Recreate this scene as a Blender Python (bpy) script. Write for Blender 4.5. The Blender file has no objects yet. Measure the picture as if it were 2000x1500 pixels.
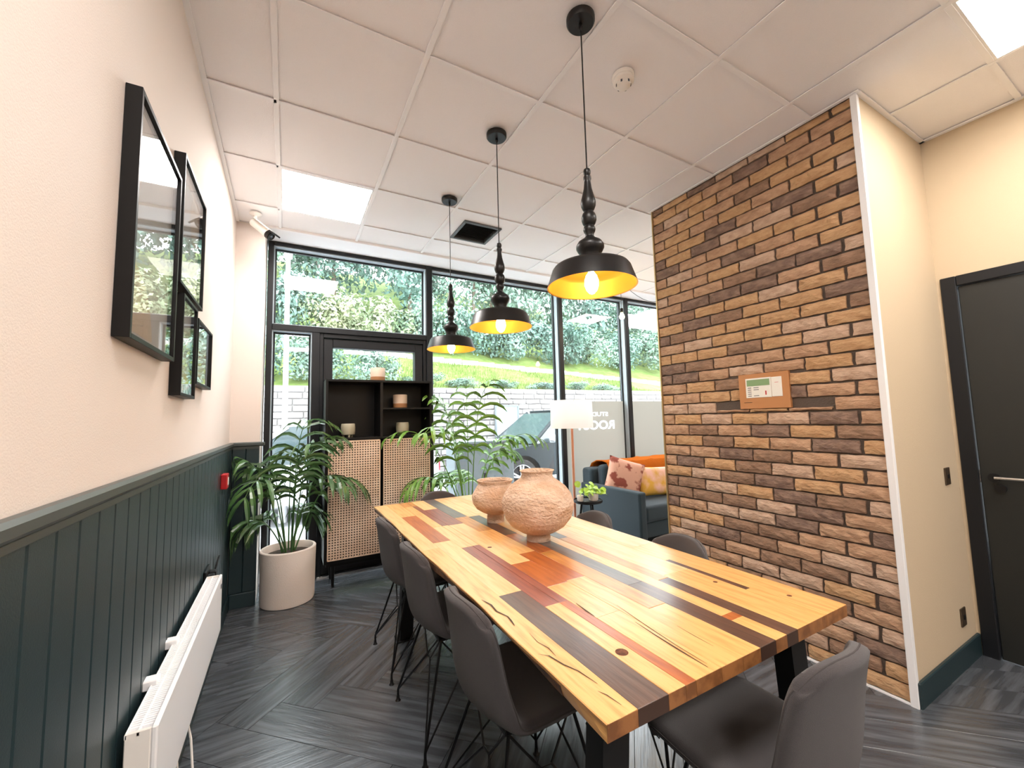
import bpy, bmesh, math, random
from mathutils import Vector, Matrix
random.seed(7)
PI = math.pi
S = bpy.context.scene
COL = S.collection

# ------------------------------------------------------------------ camera
cam_d = bpy.data.cameras.new('camera'); cam = bpy.data.objects.new('camera', cam_d); COL.objects.link(cam)
YAW, PIT, ROL = .5055, .0848, -.0249
F = Vector((math.sin(YAW)*math.cos(PIT), math.cos(YAW)*math.cos(PIT), math.sin(PIT)))
R0 = Vector((math.cos(YAW), -math.sin(YAW), 0)); U0 = R0.cross(F)
RR = R0*math.cos(ROL) + U0*math.sin(ROL); UU = U0*math.cos(ROL) - R0*math.sin(ROL)
m = Matrix((RR, UU, -F)).transposed().to_4x4(); m.translation = Vector((.382, 0, 1.37))
cam.matrix_world = m
cam_d.sensor_fit = 'HORIZONTAL'; cam_d.sensor_width = 36; cam_d.lens = 797.03/2000*36
cam_d.clip_start = .02; cam_d.clip_end = 300
S.camera = cam

# ------------------------------------------------------------------ world, lamps, exposure
SKY = 7.4
PANEL = 22
PANEL_COL = (1, .94, .89)
W = bpy.data.worlds.new('overcast_sky'); S.world = W; W.use_nodes = True
bg = W.node_tree.nodes['Background']; bg.inputs[0].default_value = (.86, .95, 1, 1); bg.inputs[1].default_value = SKY
S.view_settings.view_transform = 'Standard'; S.view_settings.look = 'None'
S.view_settings.exposure = .75; S.view_settings.gamma = 1; S.view_settings.use_curve_mapping = False

# ------------------------------------------------------------------ materials
M = {}
def mat(name, col, rough=.5, metal=0, bump=None, coat=0, spec=.5, var=None, emit=None, sheen=0):
    """bump=(scale, strength, stretch xyz); var=(colour2, scale, stretch, contrast lo, hi)"""
    a = bpy.data.materials.new(name); a.use_nodes = True; nt = a.node_tree; N = nt.nodes; L = nt.links
    b = N['Principled BSDF']
    b.inputs['Base Color'].default_value = (*col, 1); b.inputs['Roughness'].default_value = rough
    b.inputs['Metallic'].default_value = metal; b.inputs['Specular IOR Level'].default_value = spec
    if coat: b.inputs['Coat Weight'].default_value = coat; b.inputs['Coat Roughness'].default_value = .2
    if sheen: b.inputs['Sheen Weight'].default_value = sheen
    if emit:
        b.inputs['Emission Color'].default_value = (*emit[0], 1); b.inputs['Emission Strength'].default_value = emit[1]
    if bump or var:
        tc = N.new('ShaderNodeTexCoord'); inf = N.new('ShaderNodeObjectInfo')
        off = N.new('ShaderNodeVectorMath'); off.operation = 'SCALE'; off.inputs['Scale'].default_value = 1
        cmb = N.new('ShaderNodeCombineXYZ'); mul = N.new('ShaderNodeMath'); mul.operation = 'MULTIPLY'; mul.inputs[1].default_value = 37.
        L.new(inf.outputs['Random'], mul.inputs[0])
        for k in range(3): L.new(mul.outputs[0], cmb.inputs[k])
        add = N.new('ShaderNodeVectorMath'); add.operation = 'ADD'
        L.new(tc.outputs['Object'], add.inputs[0]); L.new(cmb.outputs[0], add.inputs[1])
    def noise(scale, stretch, detail=4):
        mp = N.new('ShaderNodeMapping'); mp.inputs['Scale'].default_value = stretch
        L.new(add.outputs[0], mp.inputs['Vector'])
        n = N.new('ShaderNodeTexNoise'); n.inputs['Scale'].default_value = scale; n.inputs['Detail'].default_value = detail
        L.new(mp.outputs[0], n.inputs['Vector']); return n
    if var:
        c2, sc, st, lo, hi = var
        n = noise(sc, st); r = N.new('ShaderNodeMapRange'); r.inputs['From Min'].default_value = lo; r.inputs['From Max'].default_value = hi
        L.new(n.outputs['Fac'], r.inputs['Value'])
        mx = N.new('ShaderNodeMix'); mx.data_type = 'RGBA'
        mx.inputs['A'].default_value = (*col, 1); mx.inputs['B'].default_value = (*c2, 1)
        L.new(r.outputs[0], mx.inputs['Factor']); L.new(mx.outputs['Result'], b.inputs['Base Color'])
    if bump:
        sc, sg, st = bump
        n = noise(sc, st); bp = N.new('ShaderNodeBump'); bp.inputs['Strength'].default_value = sg; bp.inputs['Distance'].default_value = .01
        L.new(n.outputs['Fac'], bp.inputs['Height']); L.new(bp.outputs[0], b.inputs['Normal'])
    M[name] = a; return a
def glass(name, tint=(1, 1, 1), ior=1.5):
    a = bpy.data.materials.new(name); a.use_nodes = True; nt = a.node_tree; N = nt.nodes; L = nt.links
    N.remove(N['Principled BSDF']); out = N['Material Output']
    t = N.new('ShaderNodeBsdfTransparent'); t.inputs[0].default_value = (*tint, 1)
    g = N.new('ShaderNodeBsdfGlossy'); g.inputs['Roughness'].default_value = 0
    r0 = ((ior-1)/(ior+1))**2
    lw = N.new('ShaderNodeLayerWeight'); lw.inputs['Blend'].default_value = .5
    pw_ = N.new('ShaderNodeMath'); pw_.operation = 'POWER'; pw_.inputs[1].default_value = 5; L.new(lw.outputs['Facing'], pw_.inputs[0])
    f = N.new('ShaderNodeMath'); f.operation = 'MULTIPLY_ADD'; f.inputs[1].default_value = 1-r0; f.inputs[2].default_value = r0; L.new(pw_.outputs[0], f.inputs[0])
    mx = N.new('ShaderNodeMixShader'); L.new(f.outputs[0], mx.inputs[0]); L.new(t.outputs[0], mx.inputs[1]); L.new(g.outputs[0], mx.inputs[2])
    L.new(mx.outputs[0], out.inputs[0]); M[name] = a
def translucent(name, col, tr, fac):
    a = bpy.data.materials.new(name); a.use_nodes = True; nt = a.node_tree; N = nt.nodes; L = nt.links
    N.remove(N['Principled BSDF']); out = N['Material Output']
    d = N.new('ShaderNodeBsdfDiffuse'); d.inputs[0].default_value = (*col, 1)
    t = N.new('ShaderNodeBsdfTranslucent'); t.inputs[0].default_value = (*tr, 1)
    mx = N.new('ShaderNodeMixShader'); mx.inputs[0].default_value = fac
    L.new(d.outputs[0], mx.inputs[1]); L.new(t.outputs[0], mx.inputs[2]); L.new(mx.outputs[0], out.inputs[0]); M[name] = a
X1 = (1, 1, 1)
mat('plaster', (.74, .655, .60), .75, bump=(260, .12, X1), spec=.3)
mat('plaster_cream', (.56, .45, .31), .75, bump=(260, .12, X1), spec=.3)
mat('tile', (.94, .92, .93), .85, bump=(420, .25, X1), var=((.89, .87, .88), 900, X1, .55, .7), spec=.2)
mat('tee', (.92, .91, .92), .45)
mat('white_metal', (.85, .85, .86), .35)
mat('white_plastic', (.84, .80, .75), .4)
mat('margin', (.92, .92, .94), .7, spec=.3)
mat('teal', (.013, .030, .035), .38, bump=(300, .08, X1))
mat('teal_rail', (.055, .065, .062), .4)
mat('groove', (.008, .012, .014), .8)
mat('floor', (.046, .051, .058), .25, var=((.11, .12, .135), 8, (.35, 4, 1), .42, .72), bump=(14, .10, (.5, 7, 1)), spec=1.0)
mat('floor_joint', (.015, .015, .016), .7)
mat('mortar', (.10, .075, .06), .9, bump=(120, .4, X1))
BR = dict(brick_tan=((.52, .33, .21), (.40, .24, .15)), brick_ochre=((.56, .35, .19), (.46, .27, .14)), brick_pale=((.58, .41, .30), (.46, .31, .22)),
          brick_brown=((.34, .21, .14), (.24, .15, .10)), brick_dark=((.20, .13, .10), (.30, .20, .15)))
for k, (c, c2) in BR.items(): mat(k, c, .88, var=(c2, 16, (1, 1, 2), .4, .65), bump=(38, .9, (1, 1, 2)), spec=.2)
mat('black_frame', (.007, .008, .010), .42, spec=.35)
mat('reveal_daylit', (.36, .42, .46), .4)  # frame sides, made paler than the frame to hold the daylight on them
mat('shaded_wood_end', (.30, .125, .04), .4, var=((.17, .065, .02), 26, (1, 1, 1), .42, .62), coat=.3)  # end grain with the shade of the near edge in its colour
mat('shaded_wood_end_dark', (.05, .024, .016), .45, coat=.3)
mat('black_wood', (.0035, .0032, .0032), .45, spec=.25)
mat('black_metal', (.004, .004, .0045), .42, spec=.35)
mat('black_satin', (.0045, .004, .004), .36, spec=.4)
mat('gold', (.95, .52, .10), .38, metal=.85)
mat('bulb', (1, .8, .5), .3, emit=((1, .66, .28), 55))
mat('panel_light', (1, 1, 1), .5, emit=(PANEL_COL, PANEL))
mat('cane', (.90, .72, .56), .6, var=((.80, .60, .44), 6, (1, 1, 1), .4, .6))
mat('cane_back', (.07, .045, .03), .8)
mat('chair_fabric', (.058, .053, .057), .9, bump=(900, .5, X1), var=((.078, .070, .070), 700, X1, .4, .6), spec=.15, sheen=.25)
mat('chair_seam', (.075, .068, .068), .9, spec=.1)
WD = dict(wood_light=((.74, .42, .15), (.60, .29, .085)), wood_pale=((.78, .49, .22), (.66, .37, .145)), wood_amber=((.56, .25, .06), (.40, .15, .03)),
          wood_red=((.26, .065, .035), (.17, .04, .025)), wood_orange=((.42, .12, .025), (.29, .07, .015)), wood_dark=((.105, .05, .032), (.06, .028, .02)), wood_grey=((.13, .095, .085), (.08, .058, .05)))
for k, (c, c2) in WD.items(): mat(k, c, .36, var=(c2, 13, (5, .45, 5), .42, .68), bump=(22, .10, (6, .5, 6)), coat=.5, spec=.5)
mat('knot', (.16, .06, .03), .55, var=((.08, .03, .018), 90, X1, .4, .6), spec=.2)
mat('crack', (.05, .028, .015), .6)
mat('bark_edge', (.20, .09, .035), .6, var=((.05, .025, .015), 9, (1, 1, 2), .4, .6), bump=(25, .8, X1))
mat('terracotta', (.70, .54, .42), .95, var=((.55, .38, .26), 11, (1, 1, 2.2), .38, .68), bump=(55, 1.6, (1, 1, 1.6)), spec=.15)
mat('pot_white', (.88, .78, .70), .8, bump=(160, .2, X1), spec=.25)
mat('soil', (.05, .032, .02), .95, bump=(60, 1, X1))
mat('leaf', (.035, .095, .028), .30, var=((.075, .165, .045), 5, X1, .4, .65), spec=.6)
mat('leaf_bright', (.085, .21, .028), .4, var=((.16, .32, .05), 6, X1, .4, .65), spec=.5)
mat('stem', (.10, .13, .045), .6)
mat('lime_leaf', (.42, .62, .07), .4, spec=.4)
mat('grey_pot', (.18, .19, .19), .7)
mat('ceramic', (.72, .58, .46), .6)
mat('ceramic_tan', (.42, .20, .085), .7)
mat('ceramic_green', (.40, .37, .27), .45)
mat('red_plastic', (.50, .012, .018), .35)
mat('lens', (.01, .012, .03), .1, coat=1)
mat('paper', (.55, .53, .50), .8)
mat('print_beige', (.62, .50, .38), .8)
mat('panel_tan', (.48, .21, .075), .5)
mat('label_white', (.80, .78, .72), .5)
mat('lcd_green', (.20, .34, .16), .3)
mat('ink', (.05, .06, .08), .6)
mat('steel', (.62, .62, .62), .25, metal=1)
mat('door_dark', (.011, .012, .010), .5, bump=(500, .1, X1))
mat('brown_metal', (.10, .07, .045), .4, metal=.6)
mat('brass_trim', (.50, .36, .18), .4, metal=.7)
translucent('shade_fabric', (.86, .80, .76), (.9, .82, .76), .45)
mat('copper', (.72, .30, .18), .35, metal=.7)
mat('sofa', (.022, .036, .046), .92, bump=(700, .5, X1), var=((.032, .050, .062), 500, X1, .4, .6), spec=.15, sheen=.2)
mat('throw', (.48, .12, .012), .95, bump=(90, .8, X1), spec=.1)
mat('cushion_pink', (.62, .34, .25), .9, var=((.25, .07, .05), 7, X1, .5, .56), bump=(300, .3, X1), spec=.1)
mat('cushion_yellow', (.72, .42, .33), .9, var=((.62, .34, .06), 4.5, X1, .46, .6), bump=(300, .3, X1), spec=.1)
translucent('film', (.58, .56, .51), (.21, .203, .18), .55)
translucent('letter', (.92, .92, .92), (.96, .96, .96), .8)
glass('glass'); glass('picture_glass', (1, 1, 1), 1.6)
mat('asphalt', (.30, .30, .31), .9, bump=(80, .3, X1))
mat('paving', (.66, .66, .65), .85, bump=(60, .2, X1))
mat('stone', (.28, .265, .26), .9, bump=(20, .8, X1), var=((.23, .215, .21), 5, X1, .4, .6), spec=.2)
mat('stone_pale', (.35, .33, .32), .9, bump=(20, .8, X1), spec=.2)
mat('stone_joint', (.22, .21, .20), .95)
mat('grass', (.10, .155, .035), .9, var=((.15, .20, .06), 3, X1, .4, .6), spec=.15)
mat('earth', (.09, .10, .05), .95)
for k, c, c2 in (('fol_a', (.085, .155, .125), (.175, .265, .225)), ('fol_b', (.11, .19, .135), (.23, .32, .26)), ('fol_c', (.15, .23, .13), (.32, .33, .20)), ('fol_d', (.07, .14, .11), (.15, .24, .20))):
    mat(k, c, .6, var=(c2, 1.6, X1, .35, .65), spec=.3)
mat('trunk', (.12, .09, .065), .9)
mat('car_dark', (.004, .012, .016), .4, spec=.3)
mat('car_silver', (.62, .64, .66), .3, coat=1)
mat('car_glass', (.03, .05, .055), .05, coat=1)
mat('tyre', (.02, .02, .02), .8)
mat('alloy', (.75, .76, .78), .25, metal=.6)
mat('lamp_red', (.55, .03, .05), .3)
mat('cabinet_grey', (.12, .14, .15), .6)
mat('post_white', (.75, .76, .77), .5)
mat('mural', (.30, .40, .45), .7, var=((.62, .66, .68), 4, X1, .45, .55))
mat('canopy', (.62, .63, .65), .7)

# ------------------------------------------------------------------ geometry helpers
ORG = {}
def worg(o):
    return ORG.get(o.name, Vector((0, 0, 0))) if o else Vector((0, 0, 0))
class MB:
    def __init__(s): s.v = []; s.f = []
    def add(s, vs, fs):
        n = len(s.v); s.v += [tuple(p) for p in vs]; s.f += [tuple(i+n for i in f) for f in fs]; return s
    def box(s, x0, x1, y0, y1, z0, z1, c=0, rot=None, at=None):
        x0, x1 = min(x0, x1), max(x0, x1); y0, y1 = min(y0, y1), max(y0, y1); z0, z1 = min(z0, z1), max(z0, z1)
        c = min(c, .49*min(x1-x0, y1-y0, z1-z0))
        P = {}
        vs = []; fs = []
        if c <= 0:
            for X in (x0, x1):
                for Y in (y0, y1):
                    for Z in (z0, z1): vs.append((X, Y, Z))
            fs = [(0, 1, 3, 2), (4, 6, 7, 5), (0, 4, 5, 1), (2, 3, 7, 6), (0, 2, 6, 4), (1, 5, 7, 3)]
        else:
            B = ((x0, x1), (y0, y1), (z0, z1))
            for i in range(2):
                for j in range(2):
                    for k in range(2):
                        q = [B[0][i], B[1][j], B[2][k]]; sg = [1-2*i, 1-2*j, 1-2*k]
                        for a in range(3):
                            p = [q[t] if t == a else q[t]+sg[t]*c for t in range(3)]
                            P[(i, j, k, a)] = len(vs); vs.append(tuple(p))
            for a in range(3):
                b, d = (a+1) % 3, (a+2) % 3
                for e in range(2):
                    f = []
                    for (p, q) in ((0, 0), (1, 0), (1, 1), (0, 1)):
                        idx = [0, 0, 0]; idx[a] = e; idx[b] = p; idx[d] = q; f.append(P[(*idx, a)])
                    fs.append(tuple(f))
                for p in range(2):
                    for q in range(2):
                        i0 = [0, 0, 0]; i0[b] = p; i0[d] = q; i1 = list(i0); i1[a] = 1
                        fs.append((P[(*i0, b)], P[(*i1, b)], P[(*i1, d)], P[(*i0, d)]))
            for i in range(2):
                for j in range(2):
                    for k in range(2): fs.append(tuple(P[(i, j, k, a)] for a in range(3)))
        if rot is not None:
            o = Vector(at) if at is not None else Vector(((x0+x1)/2, (y0+y1)/2, (z0+z1)/2))
            vs = [rot @ (Vector(p)-o) + o for p in vs]
        return s.add(vs, fs)
    def lathe(s, prof, n=24, c=(0, 0, 0), axis='z', cap=True):
        vs = []; fs = []
        for r, z in prof:
            for k in range(n):
                a = 2*PI*k/n; p = (r*math.cos(a), r*math.sin(a), z)
                if axis == 'y': p = (p[0], p[2], p[1])
                if axis == 'x': p = (p[2], p[0], p[1])
                vs.append((p[0]+c[0], p[1]+c[1], p[2]+c[2]))
        for i in range(len(prof)-1):
            for k in range(n): fs.append((i*n+k, i*n+(k+1) % n, (i+1)*n+(k+1) % n, (i+1)*n+k))
        if cap:
            if prof[0][0] > 1e-6: fs.append(tuple(range(n))[::-1])
            if prof[-1][0] > 1e-6: fs.append(tuple((len(prof)-1)*n+k for k in range(n)))
        return s.add(vs, fs)
    def tube(s, pts, r, n=6, cap=True):
        pts = [Vector(p) for p in pts]; vs = []; fs = []; m_ = len(pts)
        rs = r if isinstance(r, (list, tuple)) else [r]*m_
        up = None
        for i, p in enumerate(pts):
            d = (pts[min(i+1, m_-1)]-pts[max(i-1, 0)]).normalized()
            if up is None: up = d.orthogonal().normalized()
            up = (up - d*up.dot(d)).normalized(); sd = d.cross(up)
            for k in range(n):
                a = 2*PI*k/n; vs.append(p+(up*math.cos(a)+sd*math.sin(a))*rs[i])
        for i in range(m_-1):
            for k in range(n): fs.append((i*n+k, i*n+(k+1) % n, (i+1)*n+(k+1) % n, (i+1)*n+k))
        if cap: fs.append(tuple(range(n))[::-1]); fs.append(tuple((m_-1)*n+k for k in range(n)))
        return s.add(vs, fs)
    def prism(s, poly, ax, a0, a1):
        """poly of 2D points extruded along ax ('x': pts are y,z; 'y': x,z; 'z': x,y)"""
        n = len(poly)
        mk = {'x': lambda p, a: (a, p[0], p[1]), 'y': lambda p, a: (p[0], a, p[1]), 'z': lambda p, a: (p[0], p[1], a)}[ax]
        return s.add([mk(p, a0) for p in poly]+[mk(p, a1) for p in poly],
                     [tuple(range(n))[::-1], tuple(range(n, 2*n))]+[(i, (i+1) % n, n+(i+1) % n, n+i) for i in range(n)])
    def mesh(s, name, o=Vector((0, 0, 0)), smooth=False, recalc=True):
        me = bpy.data.meshes.new(name)
        me.from_pydata([(p[0]-o[0], p[1]-o[1], p[2]-o[2]) for p in s.v], [], s.f)
        if recalc:
            b = bmesh.new(); b.from_mesh(me); bmesh.ops.recalc_face_normals(b, faces=b.faces); b.to_mesh(me); b.free()
        if smooth:
            me.polygons.foreach_set('use_smooth', [True]*len(me.polygons))
            try: me.set_sharp_from_angle(angle=math.radians(38))
            except Exception: pass
        return me
    def build(s, name, m_, parent=None, smooth=False, recalc=True, origin=None):
        if parent is not None: o = worg(parent)
        elif origin is not None: o = Vector(origin)
        else:
            xs = [p[0] for p in s.v]; ys = [p[1] for p in s.v]; zs = [p[2] for p in s.v]
            o = Vector(((min(xs)+max(xs))/2, (min(ys)+max(ys))/2, min(zs)))
        ob = bpy.data.objects.new(name, s.mesh(name, o, smooth, recalc)); COL.objects.link(ob)
        ob.data.materials.append(M[m_])
        if parent is not None: ob.parent = parent; ORG[ob.name] = o
        else: ob.location = o; ORG[ob.name] = o
        return ob
def place(name, me, m_, parent, loc, rot=(0, 0, 0), scl=None):
    """object with shared mesh data, material on the object"""
    ob = bpy.data.objects.new(name, me); COL.objects.link(ob)
    if len(me.materials) == 0: me.materials.append(M[m_])
    ob.material_slots[0].link = 'OBJECT'; ob.material_slots[0].material = M[m_]
    o = worg(parent); ob.parent = parent; ob.location = Vector(loc)-o; ob.rotation_euler = rot
    if scl: ob.scale = scl
    ORG[ob.name] = Vector(loc)
    return ob
def thing(name, label, cat, loc=(0, 0, 0), group=None):
    o = bpy.data.objects.new(name, None); COL.objects.link(o); o.location = loc; o.empty_display_size = .1
    ORG[o.name] = Vector(loc); o['label'] = label; o['category'] = cat
    if group: o['group'] = group
    return o
def tag(o, label, cat, group=None):
    o['label'] = label; o['category'] = cat
    if group: o['group'] = group
    return o
def struct(o, label=None):
    o['kind'] = 'structure'
    if label: o['label'] = label
    return o
def sempty(name, loc=(0, 0, 0)):
    o = bpy.data.objects.new(name, None); COL.objects.link(o); o.location = loc; ORG[o.name] = Vector(loc); o['kind'] = 'structure'; return o
def stuff(o): o['kind'] = 'stuff'; return o
def copy_tree(o, parent=None):
    c = o.copy(); COL.objects.link(c)
    if parent is not None: c.parent = parent
    for ch in list(o.children): copy_tree(ch, c)
    return c
RZ = lambda a: Matrix.Rotation(a, 3, 'Z')

# ================================================================== SETTING
H = 3.005; YB = -3.4; XR = 3.79; XB = 2.935; Y0B, Y1B = .858, 2.21; XE = 6.3; YS = 3.83; YW = 4.12; YG = 4.22
# floor slab and herringbone planks
fl = struct(MB().box(-.12, XE+.1, YB-.1, 4.34, -.12, -.004).build('floor', 'floor_joint', origin=(0, 0, 0)))
pw, pl = .186, .93
def clip_poly(poly, x0, x1, y0, y1):
    for ax, lim, sg in ((0, x0, 1), (0, x1, -1), (1, y0, 1), (1, y1, -1)):
        out = []
        for i in range(len(poly)):
            a, b = poly[i], poly[(i+1) % len(poly)]; da, db = (a[ax]-lim)*sg, (b[ax]-lim)*sg
            if da >= 0: out.append(a)
            if (da >= 0) != (db >= 0):
                t = da/(da-db); out.append((a[0]+t*(b[0]-a[0]), a[1]+t*(b[1]-a[1])))
        poly = out
        if len(poly) < 3: return []
    return poly
def plank_mesh(name, hx, hy, g=.0009, h=.004):
    return MB().box(-hx+g, hx-g, -hy+g, hy-g, -.003, h, c=.0005).mesh(name)
pm = plank_mesh('plank', pl/2, pw/2)
e1 = Vector((1, -1, 0))/math.sqrt(2); e2 = Vector((1, 1, 0))/math.sqrt(2)
planks = []
base = Vector((.255, 2.31, 0))
# herringbone in (a along e1, b along e2): horizontal planks at (k*w + n*2L.., k*w), vertical planks beside them
for k in range(-60, 61):
    for n in range(-6, 7):
        a0, b0 = k*pw + n*2*pl, k*pw
        planks.append((a0+pl/2, b0+pw/2, 0))               # along e1
        planks.append((a0+pl+pw/2, b0+pw-pl/2, 1))            # along e2, end to side
def room_has(x, y):
    return (-.0 < x < XR and YB < y < 4.2) or (XR <= x < XE and y > Y1B)
cand = []
for a, b, t in planks:
    c = base + e1*a + e2*b
    if -.35 < c.x < XE+.3 and YB-.3 < c.y < 4.5:
        cand.append((c, t))
cand.sort(key=lambda q: (q[0]-Vector((1.0, 1.2, 0))).length)
extra = MB()
nfull = 0
for c, t in cand:
    d = e1 if t == 0 else e2; s_ = e2 if t == 0 else e1
    cor = [c+d*sx*pl/2+s_*sy*pw/2 for sx, sy in ((-1, -1), (1, -1), (1, 1), (-1, 1))]
    inside = all(.0 < p.x < (XB if p.y < Y1B and p.y > Y0B else (XR if p.y <= Y0B else XE)) and YB < p.y < 4.19 for p in cor)
    if inside and nfull < 280:
        place('floor_plank', pm, 'floor', fl, (c.x, c.y, 0), (0, 0, math.atan2(d.y, d.x))); nfull += 1
    else:
        for (x0, x1, y0, y1) in ((0, XR, YB, Y0B), (0, XB, Y0B, Y1B), (0, XE, Y1B, 4.2)):
            g = .0012
            sh = [c+d*sx*(pl/2-g)+s_*sy*(pw/2-g) for sx, sy in ((-1, -1), (1, -1), (1, 1), (-1, 1))]
            po = clip_poly([(p.x, p.y) for p in sh], x0, x1, y0, y1)
            if len(po) >= 3:
                if nfull < 280:
                    MB().prism(po, 'z', -.003, .004).build('floor_plank', 'floor', fl); nfull += 1
                else: extra.prism(po, 'z', -.003, .004)
stuff(extra.build('floor_planks_beyond', 'floor', fl))
# left wall: plaster above, plank wainscot below
wl = struct(MB().box(-.12, 0, YB-.1, YW+.2, 0, H+.06).build('wall_left', 'plaster', origin=(0, 0, 0)))
MB().box(0, .006, YB, YS, 0, 1.2).build('wainscot_backing', 'groove', wl)
wp = MB().box(0, .016, -.0475, .0475, -.545, .545, c=.004).mesh('wainscot_plank')
y = .968-.0975*20+.04875
while y < 3.80:
    if y > -.95: place('wainscot_plank', wp, 'teal', wl, (.006, y, .655))
    y += .0975
MB().box(0, .03, YB, YS, .0, .11, c=.006).build('baseboard_left', 'teal').__setitem__('kind', 'structure')
t = MB().box(0, .034, YB, YS, 1.205, 1.238, c=.008).box(0, .024, YB, YS, 1.185, 1.206, c=.004).build('trim_1', 'teal_rail'); struct(t)
# corner stub wall beside the window
ws = struct(MB().box(-.02, .2, YS, YW+.2, 0, H+.06).build('wall_corner', 'plaster', origin=(0, YS, 0)))
MB().box(.02, .2, YS-.006, YS, .1, 1.19).build('wainscot_backing', 'groove', ws)
wp2 = MB().box(-.0435, .0435, -.016, 0, -.545, .545, c=.004).mesh('wainscot_plank')
for k in range(2): place('wainscot_plank', wp2, 'teal', ws, (.067+.0885*k, YS-.004, .655))
struct(MB().box(.03, .2, YS-.03, YS, 0, .11, c=.006).build('baseboard_corner', 'teal'))
struct(MB().box(.02, .235, YS-.034, YS+.02, 1.205, 1.238, c=.008).box(.02, .2, YS-.024, YS, 1.185, 1.206).build('trim_2', 'teal_rail'))
# brick clad wall
wb = struct(MB().box(XB+.018, XE+.1, Y0B+.018, Y1B, 0, H+.06).build('wall_brick', 'mortar', origin=(XB, Y0B, 0)))
def brick_mesh(L, hgt, seed, dep=.018):
    rd = random.Random(seed); nx, nz = max(3, int(L/.03)), 3
    b = MB(); vs = []; fs = []
    for j in range(nz+1):
        for i in range(nx+1):
            u, w = i/nx, j/nz; ed = min(u*L, (1-u)*L, w*hgt, (1-w)*hgt)
            yy = (u-.5)*L; zz = (w-.5)*hgt
            if i in (0, nx): yy += rd.uniform(-.003, .003)
            if j in (0, nz): zz += rd.uniform(-.0025, .0025)
            dx = -dep + (.007 if ed < 1e-6 else rd.uniform(-.0035, .003))
            vs.append((dx, yy, zz))
    n = (nx+1)*(nz+1)
    for j in range(nz):
        for i in range(nx):
            a = j*(nx+1)+i; fs.append((a, a+1, a+nx+2, a+nx+1))
    ring = [i for i in range(nx+1)]+[j*(nx+1)+nx for j in range(1, nz+1)]+[nz*(nx+1)+i for i in range(nx-1, -1, -1)]+[j*(nx+1) for j in range(nz-1, 0, -1)]
    k0 = len(vs)
    for i in ring: vs.append((.004, vs[i][1], vs[i][2]))
    for q in range(len(ring)):
        fs.append((ring[q], k0+q, k0+(q+1) % len(ring), ring[(q+1) % len(ring)]))
    return b.add(vs, fs).mesh('brick', smooth=False)
RP, BP = .0755, .2265
GJ = .011
bmesh_full = [brick_mesh(BP-GJ, RP-GJ, s_) for s_ in range(8)]
half_cache = {}
mats_b = ['brick_tan']*5+['brick_ochre']*5+['brick_pale']*2+['brick_brown']*2+['brick_dark']*2
rb = random.Random(21)
FPY = (1.289, 1.589); FPZ = (1.394, 1.611)
nrow = int(H/RP)+1
for r in range(nrow):
    zc = .012+RP*(r+.5); hgt = RP-GJ
    if zc-hgt/2 > H-.02: break
    ztop = min(zc+hgt/2, H-.003)
    off = .978-Y0B if r % 2 == 1 else BP
    edges = [Y0B+.026]
    yy = Y0B+off
    while yy < Y1B-.03: edges.append(yy); yy += BP
    edges.append(Y1B-.004)
    low = zc < 1.1
    for a, b in zip(edges[:-1], edges[1:]):
        L = b-a-(GJ if b != edges[-1] else 0)
        if L < .03: continue
        ya = a+(GJ/2 if a != edges[0] else 0); yb_ = ya+L
        z0, z1 = zc-hgt/2, ztop
        if z0 < FPZ[1] and z1 > FPZ[0] and yb_ > FPY[0] and ya < FPY[1]:
            if z1 > FPZ[1]+.012: z0 = FPZ[1]+.002
            elif z0 < FPZ[0]-.012: z1 = FPZ[0]-.002
            elif ya < FPY[0]-.03: yb_ = FPY[0]-.002
            elif yb_ > FPY[1]+.03: ya = FPY[1]+.002
            else: continue
        L = yb_-ya; hh = z1-z0
        if abs(L-(BP-GJ)) < .004 and abs(hh-hgt) < .002: me = rb.choice(bmesh_full)
        else:
            key = (round(L, 3), round(hh, 3))
            if key not in half_cache: half_cache[key] = brick_mesh(L, hh, len(half_cache)+50)
            me = half_cache[key]
        mm = rb.choice(mats_b)
        if low and rb.random() < .35: mm = rb.choice(['brick_pale', 'brick_dark', 'brick_brown', 'brick_pale'])
        place('brick', me, mm, wb, (XB+.018, (ya+yb_)/2, (z0+z1)/2), (0, 0, 0))
struct(MB().box(XB-.006, XB+.02, Y0B-.006, Y0B+.024, 0, H, c=.002).build('trim_3', 'white_metal'))
struct(MB().box(XB-.004, XB+.018, Y1B-.004, Y1B+.006, 0, H).build('trim_4', 'brass_trim'))
struct(MB().box(XB-.003, XB+.018, Y0B+.024, Y1B-.004, 0, .011).build('trim_5', 'white_metal'))
# plain return, right wall with door opening, back wall, lounge walls
struct(MB().box(XB+.02, XR+.1, Y0B, Y0B+.016, 0, H+.06).build('wall_return', 'plaster_cream'))
struct(MB().box(XB+.004, XR, Y0B-.016, Y0B, 0, .115, c=.004).build('baseboard_return', 'teal'))
DY0, DY1, DZ = -.14, .775, 2.075
struct(MB().box(XR, XR+.12, YB-.1, DY0-.07, 0, H+.06).box(XR, XR+.12, DY1+.065, Y0B+.016, 0, H+.06).box(XR, XR+.12, DY0-.07, DY1+.065, DZ+.06, H+.06).build('wall_right', 'plaster_cream', origin=(XR, YB, 0)))
struct(MB().box(XR-.016, XR, YB, DY0-.075, 0, .115, c=.004).build('baseboard_right', 'teal'))
struct(MB().box(-.12, XR+.12, YB-.12, YB, 0, H+.06).build('wall_back', 'plaster'))
struct(MB().box(XE, XE+.12, Y1B, YW+.2, 0, H+.06).build('wall_lounge_end', 'plaster'))
struct(MB().box(XB+.02, XE, Y1B, Y1B+.006, 0, H).build('wall_lounge_side', 'plaster'))
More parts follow.
